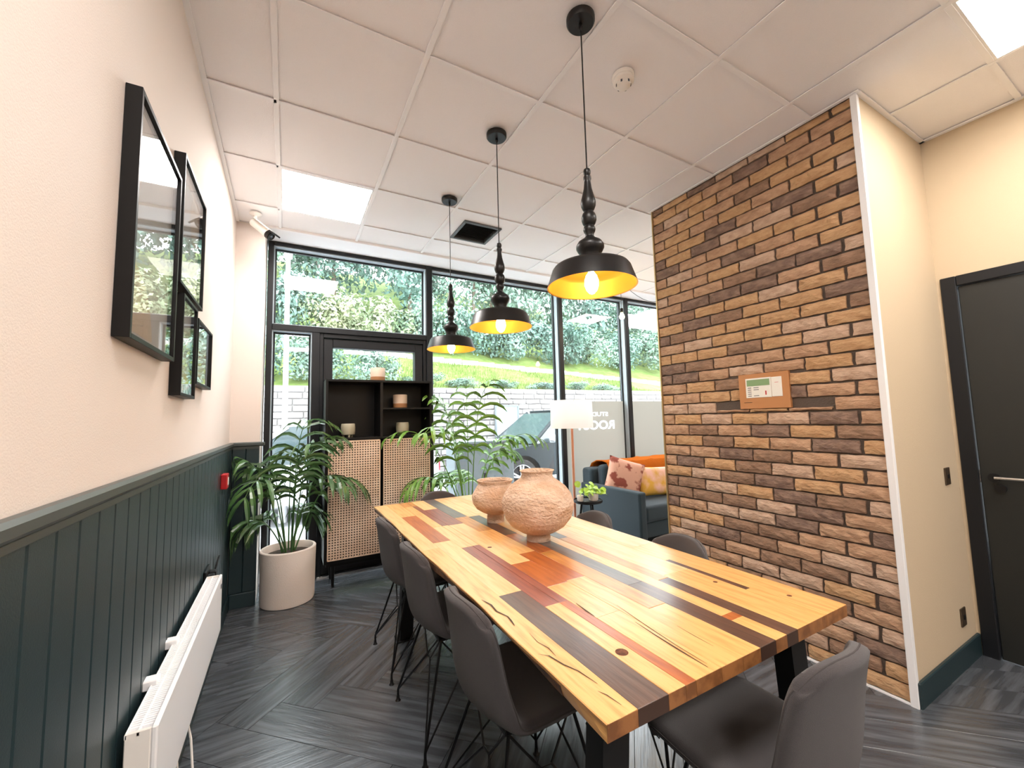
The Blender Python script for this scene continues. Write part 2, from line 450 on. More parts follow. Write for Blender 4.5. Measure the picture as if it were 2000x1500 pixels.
# door in right wall
dr = sempty('door_1', (XR, DY0, 0))
MB().box(XR-.012, XR+.1, DY0-.07, DY0, 0, DZ+.06, c=.004).box(XR-.012, XR+.1, DY1, DY1+.065, 0, DZ+.06, c=.004).box(XR-.012, XR+.1, DY0, DY1, DZ, DZ+.06, c=.004).build('door_frame', 'black_frame', dr)
MB().box(XR+.005, XR+.05, DY0+.003, DY1-.003, .008, DZ-.003, c=.003).build('door_leaf', 'door_dark', dr)
hd = MB().lathe([(.024, 0), (.024, .008), (.010, .010), (.010, .05)], 16, (XR-.045, .712, .985), axis='x').build('handle_rose', 'black_metal', dr, True)
MB().tube([(XR-.042, .712, .985), (XR-.042, .60, .985), (XR-.042, .555, .985)], .0085, 10).build('handle_lever', 'steel', dr, True)
MB().lathe([(.022, 0), (.022, .01), (.009, .011), (.009, .016)], 16, (XR-.012, .70, .925), axis='x').build('lock_cylinder', 'black_metal', dr, True)
MB().box(XR+.003, XR+.008, .772, .778, .95, 1.02).build('latch_plate', 'steel', dr)

# ------------------------------------------------------------------ ceiling
ce = struct(MB().box(-.12, XE+.1, YB-.12, YW+.24, H+.06, H+.16).build('ceiling', 'margin', origin=(0, 0, H)))
gx = [.306+.6*i for i in range(0, 11)]; gy = [1.663+.6*j for j in range(-8, 4)]
xs = [0]+[g for g in gx if g < XE]+[XE]; ys = [YB]+[g for g in gy if g > YB+.05]+[3.80]
def region(xa, xb, ya, yb):
    """clip a tile to the L-shaped room"""
    out = []
    for (x0, x1, y0, y1) in ((0, XR, YB, Y0B), (0, XB, Y0B, Y1B), (0, XE, Y1B, 3.80)):
        p, q, r_, s_ = max(xa, x0), min(xb, x1), max(ya, y0), min(yb, y1)
        if q-p > .015 and s_-r_ > .015: out.append((p, q, r_, s_))
    # join pieces that touch in y with the same x range
    res = []
    for o in out:
        for i, q in enumerate(res):
            if abs(q[0]-o[0]) < 1e-6 and abs(q[1]-o[1]) < 1e-6 and abs(q[3]-o[2]) < 1e-6: res[i] = (q[0], q[1], q[2], o[3]); break
        else: res.append(o)
    return res
LIGHTS = [(0, 2), (4, -3), (0, -3), (7, 2), (0, -6), (2, -6), (4, -6)]  # left panel behind the camera and the rear row: unseen, added for fill light
tm = MB().box(-.3, .3, -.3, .3, 0, .015).mesh('ceiling_tile')
VX, VY, VH = 1.811, 3.177, .172
for a, b in zip(xs[:-1], xs[1:]):
    for c, d in zip(ys[:-1], ys[1:]):
        i = round((a-.306)/.6); j = round((c-1.663)/.6)
        if abs(a-(.306+.6*i)) < .01 and abs(c-(1.663+.6*j)) < .01 and (i, j) in LIGHTS: continue
        for (p, q, r_, s_) in region(a, b, c, d):
            zz = H+.009
            if p < VX < q and r_ < VY < s_:
                x0, x1, y0, y1 = VX-VH, VX+VH, VY-VH, VY+VH
                MB().box(p, x0, r_, s_, zz, zz+.015).box(x1, q, r_, s_, zz, zz+.015).box(x0, x1, r_, y0, zz, zz+.015).box(x0, x1, y1, s_, zz, zz+.015).build('ceiling_tile', 'tile', ce)
            elif abs(q-p-.6) < .001 and abs(s_-r_-.6) < .001: place('ceiling_tile', tm, 'tile', ce, ((p+q)/2, (r_+s_)/2, zz))
            else: MB().box(p, q, r_, s_, zz, zz+.015).build('ceiling_tile', 'tile', ce)
for g in gx:
    if g > XE: continue
    segs = [(YB, 3.80)] if g < XB else ([(YB, Y0B), (Y1B, 3.80)] if g < XR else [(Y1B, 3.80)])
    for s0, s1 in segs: MB().box(g-.012, g+.012, s0, s1, H, H+.006, c=.001).build('main_tee', 'tee', ce)
ct = MB().box(-.288, .288, -.012, .012, 0, .006, c=.001).mesh('cross_tee')
for g in gy:
    if g < YB+.05: continue
    for a, b in zip(xs[:-1], xs[1:]):
        lim = XR if g < Y0B else (XB if g < Y1B else XE)
        b2 = min(b, lim)
        if b2-a < .03: continue
        if abs(b2-a-.6) < .001: place('cross_tee', ct, 'tee', ce, ((a+b2)/2, g, H))
        else: MB().box(a+.012, b2, g-.012, g+.012, H, H+.006).build('cross_tee', 'tee', ce)
ed = lambda *q: struct(MB().box(*q, c=.002).build('trim_%d' % q[0] if False else 'trim_6', 'tee'))
struct(MB().box(0, .022, YB, 3.80, H-.003, H+.005).box(.2, XE, 3.795, 3.82, H-.012, H+.03, c=.002).box(XB-.02, XB, Y0B-.02, Y1B+.02, H-.002, H+.005).box(XB, XR, Y0B-.022, Y0B, H-.003, H+.005).box(XR-.022, XR, YB, Y0B, H-.003, H+.005).build('trim_6', 'tee'))
MB().box(.0, XE, 3.82, YW+.12, H+.012, H+.06).build('ceiling_margin', 'margin', ce)
# ceiling lights
LB = {(0, 2): 'square lit ceiling light panel near the security camera and window', (4, -3): 'square lit ceiling light panel above the dark door', (0, -3): 'added unseen ceiling light panel behind the camera beside the left wall',
      (7, 2): 'square ceiling light panel over the lounge behind the brick wall', (0, -6): 'added unseen rear ceiling light panel by the left wall', (2, -6): 'added unseen rear ceiling light panel in the middle of the ceiling', (4, -6): 'added unseen rear ceiling light panel by the right wall'}
for (i, j) in LIGHTS:
    x0, y0 = .306+.6*i, 1.663+.6*j
    t = thing('ceiling_light_panel', LB[(i, j)], 'ceiling light', (x0+.3, y0+.3, H), 'recessed ceiling light panels')
    MB().box(x0+.012, x0+.588, y0+.012, y0+.022, H+.001, H+.02).box(x0+.012, x0+.588, y0+.578, y0+.588, H+.001, H+.02).box(x0+.012, x0+.022, y0+.022, y0+.578, H+.001, H+.02).box(x0+.578, x0+.588, y0+.022, y0+.578, H+.001, H+.02).build('frame', 'white_metal', t)
    MB().box(x0+.022, x0+.578, y0+.022, y0+.578, H+.005, H+.015).build('diffuser', 'panel_light', t)
# air vent
t = thing('ceiling_vent', 'square black air vent with steel rim in the ceiling', 'vent', (VX, VY, H))
x0, x1, y0, y1 = VX-VH, VX+VH, VY-VH, VY+VH
MB().box(x0, x1, y0, y0+.022, H-.006, H+.03, c=.002).box(x0, x1, y1-.022, y1, H-.006, H+.03, c=.002).box(x0, x0+.022, y0+.022, y1-.022, H-.006, H+.03, c=.002).box(x1-.022, x1, y0+.022, y1-.022, H-.006, H+.03, c=.002).build('rim', 'brown_metal', t)
t.children[0].material_slots[0].material = M['cabinet_grey']
MB().box(x0+.02, x1-.02, y0+.02, y1-.02, H+.03, H+.04).build('duct_back', 'black_metal', t)
for k in range(12):
    yy = y0+.034+k*.0252
    MB().box(x0+.02, x1-.02, yy-.008, yy+.008, H+.006, H+.009, rot=Matrix.Rotation(.5, 3, 'X')).build('vent_slat', 'black_metal', t)
# smoke detector
t = thing('smoke_detector', 'round white smoke detector on the ceiling', 'smoke detector', (1.777, 1.334, H))
MB().lathe([(.052, 0), (.052, -.012), (.049, -.016)], 28, (1.777, 1.334, H+.004)).build('base', 'white_plastic', t, True)
MB().lathe([(.048, -.014), (.050, -.019), (.050, -.03), (.043, -.038), (.034, -.040), (.032, -.052), (.022, -.058), (0, -.058)], 28, (1.777, 1.334, H+.002)).build('housing', 'white_plastic', t, True)
for k in range(6):
    a = k*PI/3
    MB().box(-.004, .004, -.001, .001, -.006, .006, rot=RZ(a)).build('slot', 'ink', t)
    o = t.children[-1]; o.location = (.0345*math.sin(-a), .0345*math.cos(a), -.043); o.data.transform(Matrix.Translation(worg(t)))

# ================================================================== WINDOW WALL
def bars(parent, name, boxes, mt='black_frame', c=.004):
    for b in boxes: MB().box(*b, c=c).build(name, mt, parent)
FB = YW+.16
ZT = H+.012
w1 = sempty('window_1', (.2, YW, 0))
MB().box(.212, .256, YW, FB, 0, ZT, c=.003).build('jamb', 'black_frame', w1)
MB().box(.256, 1.655, YW, FB, 2.21, 2.262, c=.003).build('transom', 'black_frame', w1)
MB().box(.256, 1.655, YW, FB, ZT-.032, ZT, c=.003).build('head', 'black_frame', w1)
MB().box(1.655, 1.718, YW-.004, FB, 0, ZT, c=.003).build('mullion', 'black_frame', w1)
MB().box(.575, .64, YW, FB, 0, 2.21, c=.003).build('door_post', 'black_frame', w1)
MB().box(.256, .575, YW, FB, 0, .05, c=.003).build('sill', 'black_frame', w1)
def pane(parent, x0, x1, z0, z1, nm='glass_pane', y=YG):
    e = .008
    MB().box(x0, x1, y-.003, y+.003, z0, z1).build(nm, 'glass', parent)
    ya, yb = YW+.018, y+.03
    MB().box(x0, x0+e, ya, yb, z0, z1).box(x1-e, x1, ya, yb, z0, z1).box(x0+e, x1-e, ya, yb, z0, z0+e).box(x0+e, x1-e, ya, yb, z1-e, z1).build('glazing_reveal', 'reveal_daylit', parent)  # linings coloured pale for daylight falling on the frame sides
    e2 = .022
    MB().box(x0+e, x0+e2, y-.012, y+.012, z0+e, z1-e).box(x1-e2, x1-e, y-.012, y+.012, z0+e, z1-e).box(x0+e2, x1-e2, y-.012, y+.012, z0+e, z0+e2).box(x0+e2, x1-e2, y-.012, y+.012, z1-e2, z1-e).build('glazing_gasket', 'black_frame', parent)
pane(w1, .256, 1.655, 2.262, ZT-.032); pane(w1, .256, .575, .05, 2.21)
d2 = sempty('door_2', (.64, YW, 0))
MB().box(.64, .672, YW+.02, FB, 0, 2.21, c=.003).box(1.623, 1.655, YW+.02, FB, 0, 2.21, c=.003).box(.672, 1.623, YW+.02, FB, 2.17, 2.21, c=.003).build('door_frame', 'black_frame', d2)
MB().box(.675, .755, YW+.04, FB-.03, .02, 2.165, c=.004).build('stile', 'black_frame', d2)
MB().box(1.54, 1.62, YW+.04, FB-.03, .02, 2.165, c=.004).build('stile', 'black_frame', d2)
MB().box(.755, 1.54, YW+.04, FB-.03, 2.085, 2.165, c=.004).build('top_rail', 'black_frame', d2)
MB().box(.755, 1.54, YW+.04, FB-.03, .02, .20, c=.004).build('bottom_rail', 'black_frame', d2)
MB().box(.755, 1.54, YG-.003, YG+.003, .20, 2.085).build('glass_pane', 'glass', d2)
MB().box(.64, 1.655, YW-.01, FB+.02, 0, .018, c=.004).build('threshold', 'steel', d2)
for nm, xa, xb in (('window_2', 1.718, 3.353), ('window_3', 3.353, 4.487), ('window_4', 4.487, XE)):
    w = sempty(nm, (xa, YW, 0))
    x0 = xa if nm == 'window_2' else xa+.064
    if nm != 'window_2': MB().box(xa, xa+.064, YW-.004, FB, 0, ZT, c=.003).build('mullion', 'black_frame', w)
    MB().box(x0, xb, YW, FB, ZT-.032, ZT, c=.003).build('head', 'black_frame', w)
    MB().box(x0, xb, YW, FB, 0, .05, c=.003).build('sill', 'black_frame', w)
    pane(w, x0, xb, .05, ZT-.032)
    if nm == 'window_4':
        MB().add([(x0+.012, YG-.0046, .062), (xb-.012, YG-.0046, .062), (xb-.012, YG-.0046, 1.574), (x0+.012, YG-.0046, 1.574)], [(0, 1, 2, 3)]).build('frosted_film', 'film', w, recalc=False)
    if nm == 'window_3':
        # lettering faces the street, so it reads mirrored from indoors
        dg = bpy.context.evaluated_depsgraph_get()
        glyphs = []; glyph_me = []
        def letters(txt, xr, zb, h, wid, bold):
            n = len(txt)
            cu = bpy.data.curves.new('lettering', 'FONT'); cu.body = txt; cu.size = 1; cu.offset = bold; cu.extrude = 0
            ob = bpy.data.objects.new('lettering', cu); COL.objects.link(ob)
            bpy.context.view_layer.update(); dg = bpy.context.evaluated_depsgraph_get()
            me = bpy.data.meshes.new_from_object(ob.evaluated_get(dg)); COL.objects.unlink(ob); bpy.data.objects.remove(ob)
            xs_ = [v.co.x for v in me.vertices]; ys_ = [v.co.y for v in me.vertices]
            sx = wid/(max(xs_)-min(xs_)); sz = h/(max(ys_)-min(ys_)); xm = min(xs_); ym = min(ys_)
            for v in me.vertices:
                x, y_ = v.co.x, v.co.y
                v.co = (xr-(x-xm)*sx, YG-.0046, zb+(y_-ym)*sz)
            o = worg(w)
            for v in me.vertices: v.co = v.co-o
            me.materials.clear(); me.materials.append(M['letter'])
            lo = bpy.data.objects.new('lettering', me); COL.objects.link(lo); lo.parent = w; lo['label'] = 'white lettering reading %s, mirrored' % txt
            glyphs.append([Vector(v.co)+o for v in me.vertices]); glyph_me.append(me)
        letters('STUDIO', 4.186, 1.375, .055, .40, .02)
        letters('ROOST', 4.292, 1.20, .118, .66, .028)
        # the film is cut out where the letters are
        from mathutils.geometry import delaunay_2d_cdt, intersect_point_tri_2d
        pts = [Vector((x0+.012, .062)), Vector((xb-.012, .062)), Vector((xb-.012, 1.574)), Vector((x0+.012, 1.574))]; eds = [(0, 1), (1, 2), (2, 3), (3, 0)]; tri = []
        for co, me in zip(glyphs, glyph_me):
            n0 = len(pts); pts += [Vector((c.x, c.z)) for c in co]; cnt_ = {}
            for p in me.polygons:
                for e_ in p.edge_keys: cnt_[e_] = cnt_.get(e_, 0)+1
                vs_ = list(p.vertices)
                for k in range(1, len(vs_)-1): tri.append([Vector((co[i].x, co[i].z)) for i in (vs_[0], vs_[k], vs_[k+1])])
            eds += [(a+n0, b+n0) for (a, b), c in cnt_.items() if c == 1]
        V2, E2, F2 = delaunay_2d_cdt(pts, eds, [], 1, 1e-6)[:3]
        keep = []
        for f_ in F2:
            c = sum((V2[i] for i in f_), Vector((0, 0)))/len(f_)
            if not any(intersect_point_tri_2d(c, *q_) for q_ in tri): keep.append(tuple(f_))
        MB().add([(v.x, YG-.0046, v.y) for v in V2], keep).build('frosted_film', 'film', w, recalc=False)
struct(MB().box(-.12, XE+.2, YW+.12, YW+.24, ZT, H+.7).build('wall_over_window', 'margin'))

# ================================================================== TABLE
TX0, TX1, TY0, TY1, TZ = .951, 1.941, .674, 3.141, .76
TT = .036
tb = thing('dining_table', 'long reclaimed wood dining table with mixed plank top and black legs', 'table', (1.446, 1.907, 0))
ST = [(.951, 1.036, [(1.95, 'wood_light'), (TY1, 'wood_pale')]),
      (1.036, 1.128, [(1.316, 'wood_dark'), (2.035, 'wood_pale'), (2.68, 'wood_orange'), (TY1, 'wood_light')]),
      (1.128, 1.185, [(1.165, 'wood_light'), (1.887, 'wood_red'), (2.33, 'wood_pale'), (2.97, 'wood_light'), (TY1, 'wood_amber')]),
      (1.185, 1.22, [(1.165, 'wood_orange'), (1.887, 'wood_red'), (2.33, 'wood_pale'), (2.97, 'wood_red'), (TY1, 'wood_amber')]),
      (1.22, 1.314, [(1.02, 'wood_light'), (1.29, 'wood_light'), (1.56, 'wood_orange'), (2.32, 'wood_pale'), (2.8, 'wood_red'), (TY1, 'wood_pale')]),
      (1.314, 1.40, [(1.3, 'wood_light'), (1.66, 'wood_orange'), (2.1, 'wood_light'), (2.47, 'wood_amber'), (TY1, 'wood_grey')]),
      (1.40, 1.475, [(.98, 'wood_light'), (1.62, 'wood_amber'), (1.96, 'wood_orange'), (2.45, 'wood_dark'), (TY1, 'wood_pale')]),  # brown boards mid-length carry the vase reflection in their colour
      (1.475, 1.546, [(1.146, 'wood_dark'), (1.87, 'wood_grey'), (2.5, 'wood_light'), (TY1, 'wood_pale')]),  # grey board is dark wood with the glare put into its colour
      (1.546, 1.60, [(.80, 'wood_light'), (.832, 'wood_orange'), (1.5, 'wood_light'), (2.2, 'wood_pale'), (TY1, 'wood_light')]),
      (1.60, 1.655, [(1.12, 'wood_dark'), (1.75, 'wood_amber'), (2.4, 'wood_grey'), (TY1, 'wood_pale')]),
      (1.655, 1.79, [(1.14, 'wood_light'), (1.9, 'wood_pale'), (2.6, 'wood_light'), (TY1, 'wood_pale')]),
      (1.79, 1.815, [(.905, 'wood_light'), (1.25, 'wood_dark'), (TY1, 'wood_light')]),
      (1.815, 1.941, [(1.45, 'wood_light'), (2.3, 'wood_pale'), (TY1, 'wood_light')])]
rt = random.Random(3)
for si, (xa, xb, segs) in enumerate(ST):
    y = TY0
    for ye, wm in segs:
        g = .0004
        if si == 0:
            # live edge: wavy outer side
            n = 22; b = MB(); vs = []; fs = []
            for k in range(n+1):
                yy = y+g+(ye-y-2*g)*k/n
                wv = .002*math.sin(yy*5.3)+.0016*math.sin(yy*15+1)
                wv2 = .014+.008*math.sin(yy*5.1+2)+.004*math.sin(yy*13)
                if abs(yy-TY0) < .15: t_ = abs(yy-TY0)/.15; wv *= t_; wv2 *= t_
                vs += [(xa+wv, yy, TZ-.002), (xb-g, yy, TZ), (xb-g, yy, TZ-TT), (xa+wv+wv2, yy, TZ-TT), (xa+wv+.003, yy, TZ-.012), (xa+wv+.002, yy, TZ)]
            for k in range(n):
                for q in range(6): fs.append((k*6+q, k*6+(q+1) % 6, (k+1)*6+(q+1) % 6, (k+1)*6+q))
            fs += [tuple(range(6))[::-1], tuple(n*6+q for q in range(6))]
            o = b.add(vs, fs).build('plank', wm, tb)
        else:
            MB().box(xa+g, xb-g, y+g, ye-g, TZ-TT, TZ+rt.uniform(-.0005, .0003), c=.0008).build('plank', wm, tb)
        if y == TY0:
            MB().box(xa+g, xb-g, TY0-.0006, TY0+.0006, TZ-TT+.0006, TZ-.0012).build('shaded_end_grain', 'shaded_wood_end_dark' if wm in ('wood_dark', 'wood_grey') else 'shaded_wood_end', tb)  # end grain slabs, darkened to paint in the near edge's shade
        y = ye
# bark strip under the live edge, cracks and knots
b = MB(); n = 40; vs = []; fs = []
for k in range(n+1):
    yy = TY0+.16+(TY1-TY0-.17)*k/n
    wv = .002*math.sin(yy*5.3)+.0016*math.sin(yy*15+1); wv2 = .014+.008*math.sin(yy*5.1+2)+.004*math.sin(yy*13)
    vs += [(xa0 := TX0+wv+.0015, yy, TZ-.013), (TX0+wv+wv2-.002, yy, TZ-TT-.001), (TX0+wv+wv2+.01, yy, TZ-TT+.004), (xa0+.01, yy, TZ-.014)]
for k in range(n):
    for q in range(4): fs.append((k*4+q, k*4+(q+1) % 4, (k+1)*4+(q+1) % 4, (k+1)*4+q))
b.add(vs, fs).build('live_edge_bark', 'bark_edge', tb)
def crack(pts, w):
    vs = []; fs = []
    for i, (x, y) in enumerate(pts):
        ww = w*(.35 if i in (0, len(pts)-1) else rt.uniform(.7, 1.3))
        vs += [(x-ww, y, TZ+.0006), (x+ww, y, TZ+.0006)]
    for i in range(len(pts)-1): fs.append((2*i, 2*i+1, 2*i+3, 2*i+2))
    MB().add(vs, fs).build('crack', 'crack', tb)
crack([(.975, 1.32), (.985, 1.27), (.980, 1.22), (.994, 1.17), (.990, 1.14), (.985, 1.11)], .0024)
crack([(.965, .95), (.985, .93), (.995, .88), (1.010, .84), (1.018, .78)], .0015)
crack([(1.002, .76), (1.010, .74), (1.015, .70)], .0012)
crack([(1.30, .94), (1.292, .85), (1.288, .78), (1.285, .69)], .0022)
crack([(1.33, 1.05), (1.31, .90), (1.30, .80), (1.295, .70)], .0013)
crack([(1.385, .86), (1.38, .80), (1.378, .74)], .0013)
crack([(1.228, 1.13), (1.222, 1.07), (1.221, 1.03)], .0025)
crack([(1.222, 1.0205), (1.27, 1.021), (1.312, 1.0205)], .0008)
crack([(1.00, 1.05), (.995, 1.0), (1.004, .96), (1.0, .92)], .0012)
for (kx, ky, kr) in ((1.155, .845, .017), (1.86, .80, .008), (1.76, 1.0, .008), (1.245, 1.82, .011)):
    MB().lathe([(kr, 0), (kr*.7, .0004), (0, .0006)], 18, (kx, ky, TZ+.0002)).build('knot', 'knot', tb, True)
# black steel trapezoid leg frames
for yy in (.80, 2.72):
    for sx in (-1, 1):
        xt, xf = 1.446+sx*.35, 1.446+sx*.376
        if yy < 1: xt, xf = 1.446+sx*.38, 1.446+sx*.44
        vs = []
        for (xc, z) in ((xf, .012), (xt, TZ-TT-.012)):
            vs += [(xc-.04, yy-.03, z), (xc+.04, yy-.03, z), (xc+.04, yy+.03, z), (xc-.04, yy+.03, z)]
        MB().add(vs, [(0, 1, 2, 3), (4, 5, 6, 7), (0, 1, 5, 4), (1, 2, 6, 5), (2, 3, 7, 6), (3, 0, 4, 7)]).build('leg', 'black_metal', tb)
        MB().box(xf-.06, xf+.06, yy-.05, yy+.05, 0, .012, c=.002).build('foot_plate', 'black_metal', tb)
    MB().box(1.446-.42, 1.446+.42, yy-.04, yy+.04, TZ-TT-.012, TZ-TT, c=.002).build('top_plate', 'black_metal', tb)
MB().box(1.42, 1.47, .8, 2.72, TZ-TT-.05, TZ-TT-.012, c=.003).build('stretcher', 'black_metal', tb)

# ================================================================== CHAIRS
def shell_point(u, v):
    prof = [(.235, .415), (.225, .445), (.18, .462), (.08, .455), (-.04, .447), (-.13, .452), (-.185, .485), (-.208, .56), (-.220, .65), (-.232, .74), (-.246, .81)]
    wid = [.165, .19, .208, .216, .217, .211, .200, .185, .172, .161, .149]
    n = len(prof)-1; t = v*n; i = min(int(t), n-1); f = t-i
    def cr(g):
        p0, p1, p2, p3 = g(max(i-1, 0)), g(i), g(i+1), g(min(i+2, n))
        return .5*(2*p1+(p2-p0)*f+(2*p0-5*p1+4*p2-p3)*f*f+(3*p1-p0-3*p2+p3)*f**3)
    y = cr(lambda q: prof[q][0]); z = cr(lambda q: prof[q][1]); w = cr(lambda q: wid[q])
    a = max(0, (v-.5)/.5)             # 0 seat, 1 top of back
    s_ = max(0, 1-v/.35)              # seat front
    x = w*u
    bend = min(1, max(0, (v-.42)/.2))
    y += bend*(.075*(u*u)*(1-.25*a))
    z += (1-bend)*.018*u*u*(1-s_)
    z -= (a**5)*.065*abs(u)**3.2
    y -= (s_**2)*.035*abs(u)**3
    return Vector((x, y, z))
def make_chair():
    t = thing('dining_chair', 'x', 'chair', (0, 0, 0))
    NU, NV = 12, 30; vs = []; fs = []
    for j in range(NV+1):
        for i in range(NU+1): vs.append(shell_point(-1+2*i/NU, j/NV))
    for j in range(NV):
        for i in range(NU):
            a = j*(NU+1)+i; fs.append((a, a+1, a+NU+2, a+NU+1))
    o = MB().add(vs, fs).build('shell', 'chair_fabric', t, True, recalc=True)
    sm = o.modifiers.new('thick', 'SOLIDIFY'); sm.thickness = .040; sm.offset = 0
    sm.use_rim = True
    sb = o.modifiers.new('round', 'SUBSURF'); sb.levels = 1; sb.render_levels = 1
    # piping along the rim
    rim = [shell_point(-1, j/NV) for j in range(NV+1)]+[shell_point(-1+2*i/NU, 1) for i in range(1, NU+1)]+[shell_point(1, j/NV) for j in range(NV-1, -1, -1)]+[shell_point(1-2*i/NU, 0) for i in range(1, NU+1)]
    def push(p, k): return p
    ring = []
    for p in rim:
        q = p.copy(); c = Vector((0, -.02, .6)) if p.z > .5 else Vector((0, 0, .45))
        ring.append(q + (q-c).normalized()*-.002)
    MB().tube(ring, .0022, 5).build('seam', 'chair_seam', t, True)
    MB().box(-.13, .13, -.13, .13, .405, .422, c=.004).build('seat_plate', 'black_metal', t)
    for sx in (-1, 1):
        for sy in (-1, 1):
            ft = Vector((sx*.225, -.222 if sy < 0 else .19, .0)); top = Vector((sx*.13, sy*.12, .412)); kn = ft+Vector((0, 0, .055))
            b = MB().lathe([(.014, 0), (.014, .005), (.008, .012), (.007, .03)], 10, ft)
            b.tube([ft+Vector((0, 0, .02)), kn, top], .006, 6)
            b.tube([kn, Vector((sx*.15, sy*.02, .29))], .004, 5)
            b.tube([kn, Vector((sx*.02, sy*.135, .29))], .004, 5)
            b.build('leg', 'black_metal', t, True)
    b = MB()
    for sx in (-1, 1): b.tube([(sx*.12, -.12, .41), (sx*.15, -.02, .29), (sx*.15, .02, .29), (sx*.12, .12, .41)], .004, 5)
    for sy in (-1, 1): b.tube([(-.12, sy*.12, .41), (-.02, sy*.135, .29), (.02, sy*.135, .29), (.12, sy*.12, .41)], .004, 5)
    b.build('brace', 'black_metal', t, True)
    return t
ch0 = make_chair()
XL, XRt = 1.112, 1.78
CH = [((XL, 1.31), -PI/2, 'grey fabric dining chair on the radiator side, nearest the camera'),
      ((XL, 1.93), -PI/2, 'grey fabric dining chair on the radiator side, middle of three'),
      ((XL, 2.52), -PI/2, 'grey fabric dining chair on the radiator side, nearest the cane cabinet'),
      ((XRt, 1.33), PI/2, 'grey fabric dining chair on the brick wall side, nearer one'),
      ((XRt, 1.925), PI/2, 'grey fabric dining chair on the brick wall side, beside the sofa end'),
      ((1.44, 2.965), PI, 'grey fabric dining chair at the far table end by the window'),
      ((1.538, .742), .03, 'brownish lit dining chair at the near table end, bottom right')]
for k, ((x, y), a, lb) in enumerate(CH):
    o = ch0 if k == 0 else copy_tree(ch0)
    o.location = (x, y, 0); o.rotation_euler = (0, 0, a); o['label'] = lb; o['group'] = 'dining chairs around the wooden table'

# ================================================================== PENDANTS
def pendant(x, y, zb, lb):
    t = thing('pendant_lamp', lb, 'pendant lamp', (x, y, H), 'black pendant lamps over the table')
    c = (x, y, 0)
    MB().lathe([(.058, H), (.058, H-.018), (.052, H-.026), (0, H-.026)], 32, c).build('ceiling_rose', 'black_satin', t, True)
    top = zb+.482
    MB().tube([(x, y, H-.02), (x, y, top-.002)], .0028, 8).build('cable', 'black_metal', t)
    MB().lathe([(.004, H-.024), (.008, H-.03), (.008, H-.045), (.003, H-.055)], 10, c).build('cord_grip', 'black_metal', t, True)
    pr = [(.004, .482), (.012, .477), (.015, .468), (.0135, .458), (.0105, .452), (.0155, .446), (.0155, .436), (.0125, .430), (.0135, .420), (.0165, .395), (.0225, .370), (.0275, .352), (.0295, .338), (.0285, .325), (.023, .311), (.0175, .303), (.0185, .300),
          (.0245, .293), (.0290, .279), (.0290, .266), (.0245, .252), (.0185, .244), (.0215, .238), (.0240, .228), (.0215, .219), (.0165, .211), (.0165, .200), (.026, .190), (.045, .178), (.0535, .164), (.0540, .152), (.047, .138), (.040, .129), (.036, .115), (.038, .088), (.038, .084), (0, .084)]
    MB().lathe([(r, zb+z) for r, z in pr], 30, c).build('turned_spindle', 'black_satin', t, True)
    rt_, rb_ = .151, .172
    MB().lathe([(0, zb+.086), (.05, zb+.086), (rt_-.03, zb+.082), (rt_-.008, zb+.075), (rt_, zb+.064), (rb_, zb+.0), (rb_+.001, zb-.002)], 56, c, cap=False).build('shade', 'black_satin', t, True)
    MB().lathe([(0, zb+.081), (.05, zb+.081), (rt_-.034, zb+.077), (rt_-.013, zb+.070), (rt_-.005, zb+.061), (rb_-.004, zb+.0), (rb_+.001, zb-.002)], 56, c, cap=False).build('shade_lining', 'gold', t, True)
    MB().lathe([(.016, zb+.082), (.016, zb+.064), (.012, zb+.058), (0, zb+.058)], 16, c).build('lamp_holder', 'gold', t, True)
    MB().lathe([(.009, zb+.064), (.011, zb+.056), (.021, zb+.042), (.027, zb+.022), (.027, zb+.004), (.020, zb-.016), (.009, zb-.028), (0, zb-.031)], 20, c).build('bulb', 'bulb', t, True)
pendant(1.411, 1.2, 1.874, 'black pendant lamp with gold lining, nearest and largest of three')
pendant(1.411, 1.97, 1.876, 'black pendant lamp with gold lining, middle of three')
pendant(1.411, 2.747, 1.878, 'black pendant lamp with gold lining, farthest, above the cabinet side')

# ================================================================== VASES
def vase(x, y, prof, lb, seed, ax=1.0):
    rd = random.Random(seed); n = 56; vs = []; fs = []
    ph = [rd.uniform(0, 6.28) for _ in range(6)]
    for i, (r, z) in enumerate(prof):
        for k in range(n):
            a = 2*PI*k/n
            j = 1+.008*math.sin(2*a+ph[0])+.006*math.sin(3*a+z*30+ph[1])+.005*math.sin(5*a-z*55+ph[2])+rd.uniform(-.004, .004)
            vs.append((x+r*j*math.cos(a), y+r*j*math.sin(a), TZ+z))
    for i in range(len(prof)-1):
        for k in range(n): fs.append((i*n+k, i*n+(k+1) % n, (i+1)*n+(k+1) % n, (i+1)*n+k))
    fs.append(tuple(range(n))[::-1]); fs.append(tuple((len(prof)-1)*n+k for k in range(n)))
    o = MB().add(vs, fs).build('vase', 'terracotta', None, True, origin=(x, y, TZ+.0008))
    o.location.z += .0006
    return tag(o, lb, 'vase', 'rough clay vases on the table')
def dense(pr, k=3):
    out = []
    for (a, b), (c, d) in zip(pr[:-1], pr[1:]):
        for q in range(k): out.append((a+(c-a)*q/k, b+(d-b)*q/k))
    return out+[pr[-1]]
vase(1.510, 1.80, dense([(r*.90, z*.945) for r, z in [(.068, 0), (.066, .02), (.064, .034), (.10, .046), (.15, .075), (.187, .12), (.203, .17), (.204, .195), (.190, .24), (.160, .278), (.128, .302), (.102, .318), (.092, .328), (.088, .345), (.094, .360), (.099, .364), (.090, .364), (.080, .352), (.078, .33), (.10, .30), (.15, .25), (.16, .15), (.06, .05)]]), 'large rounded rough clay vase with short neck on the table', 1)
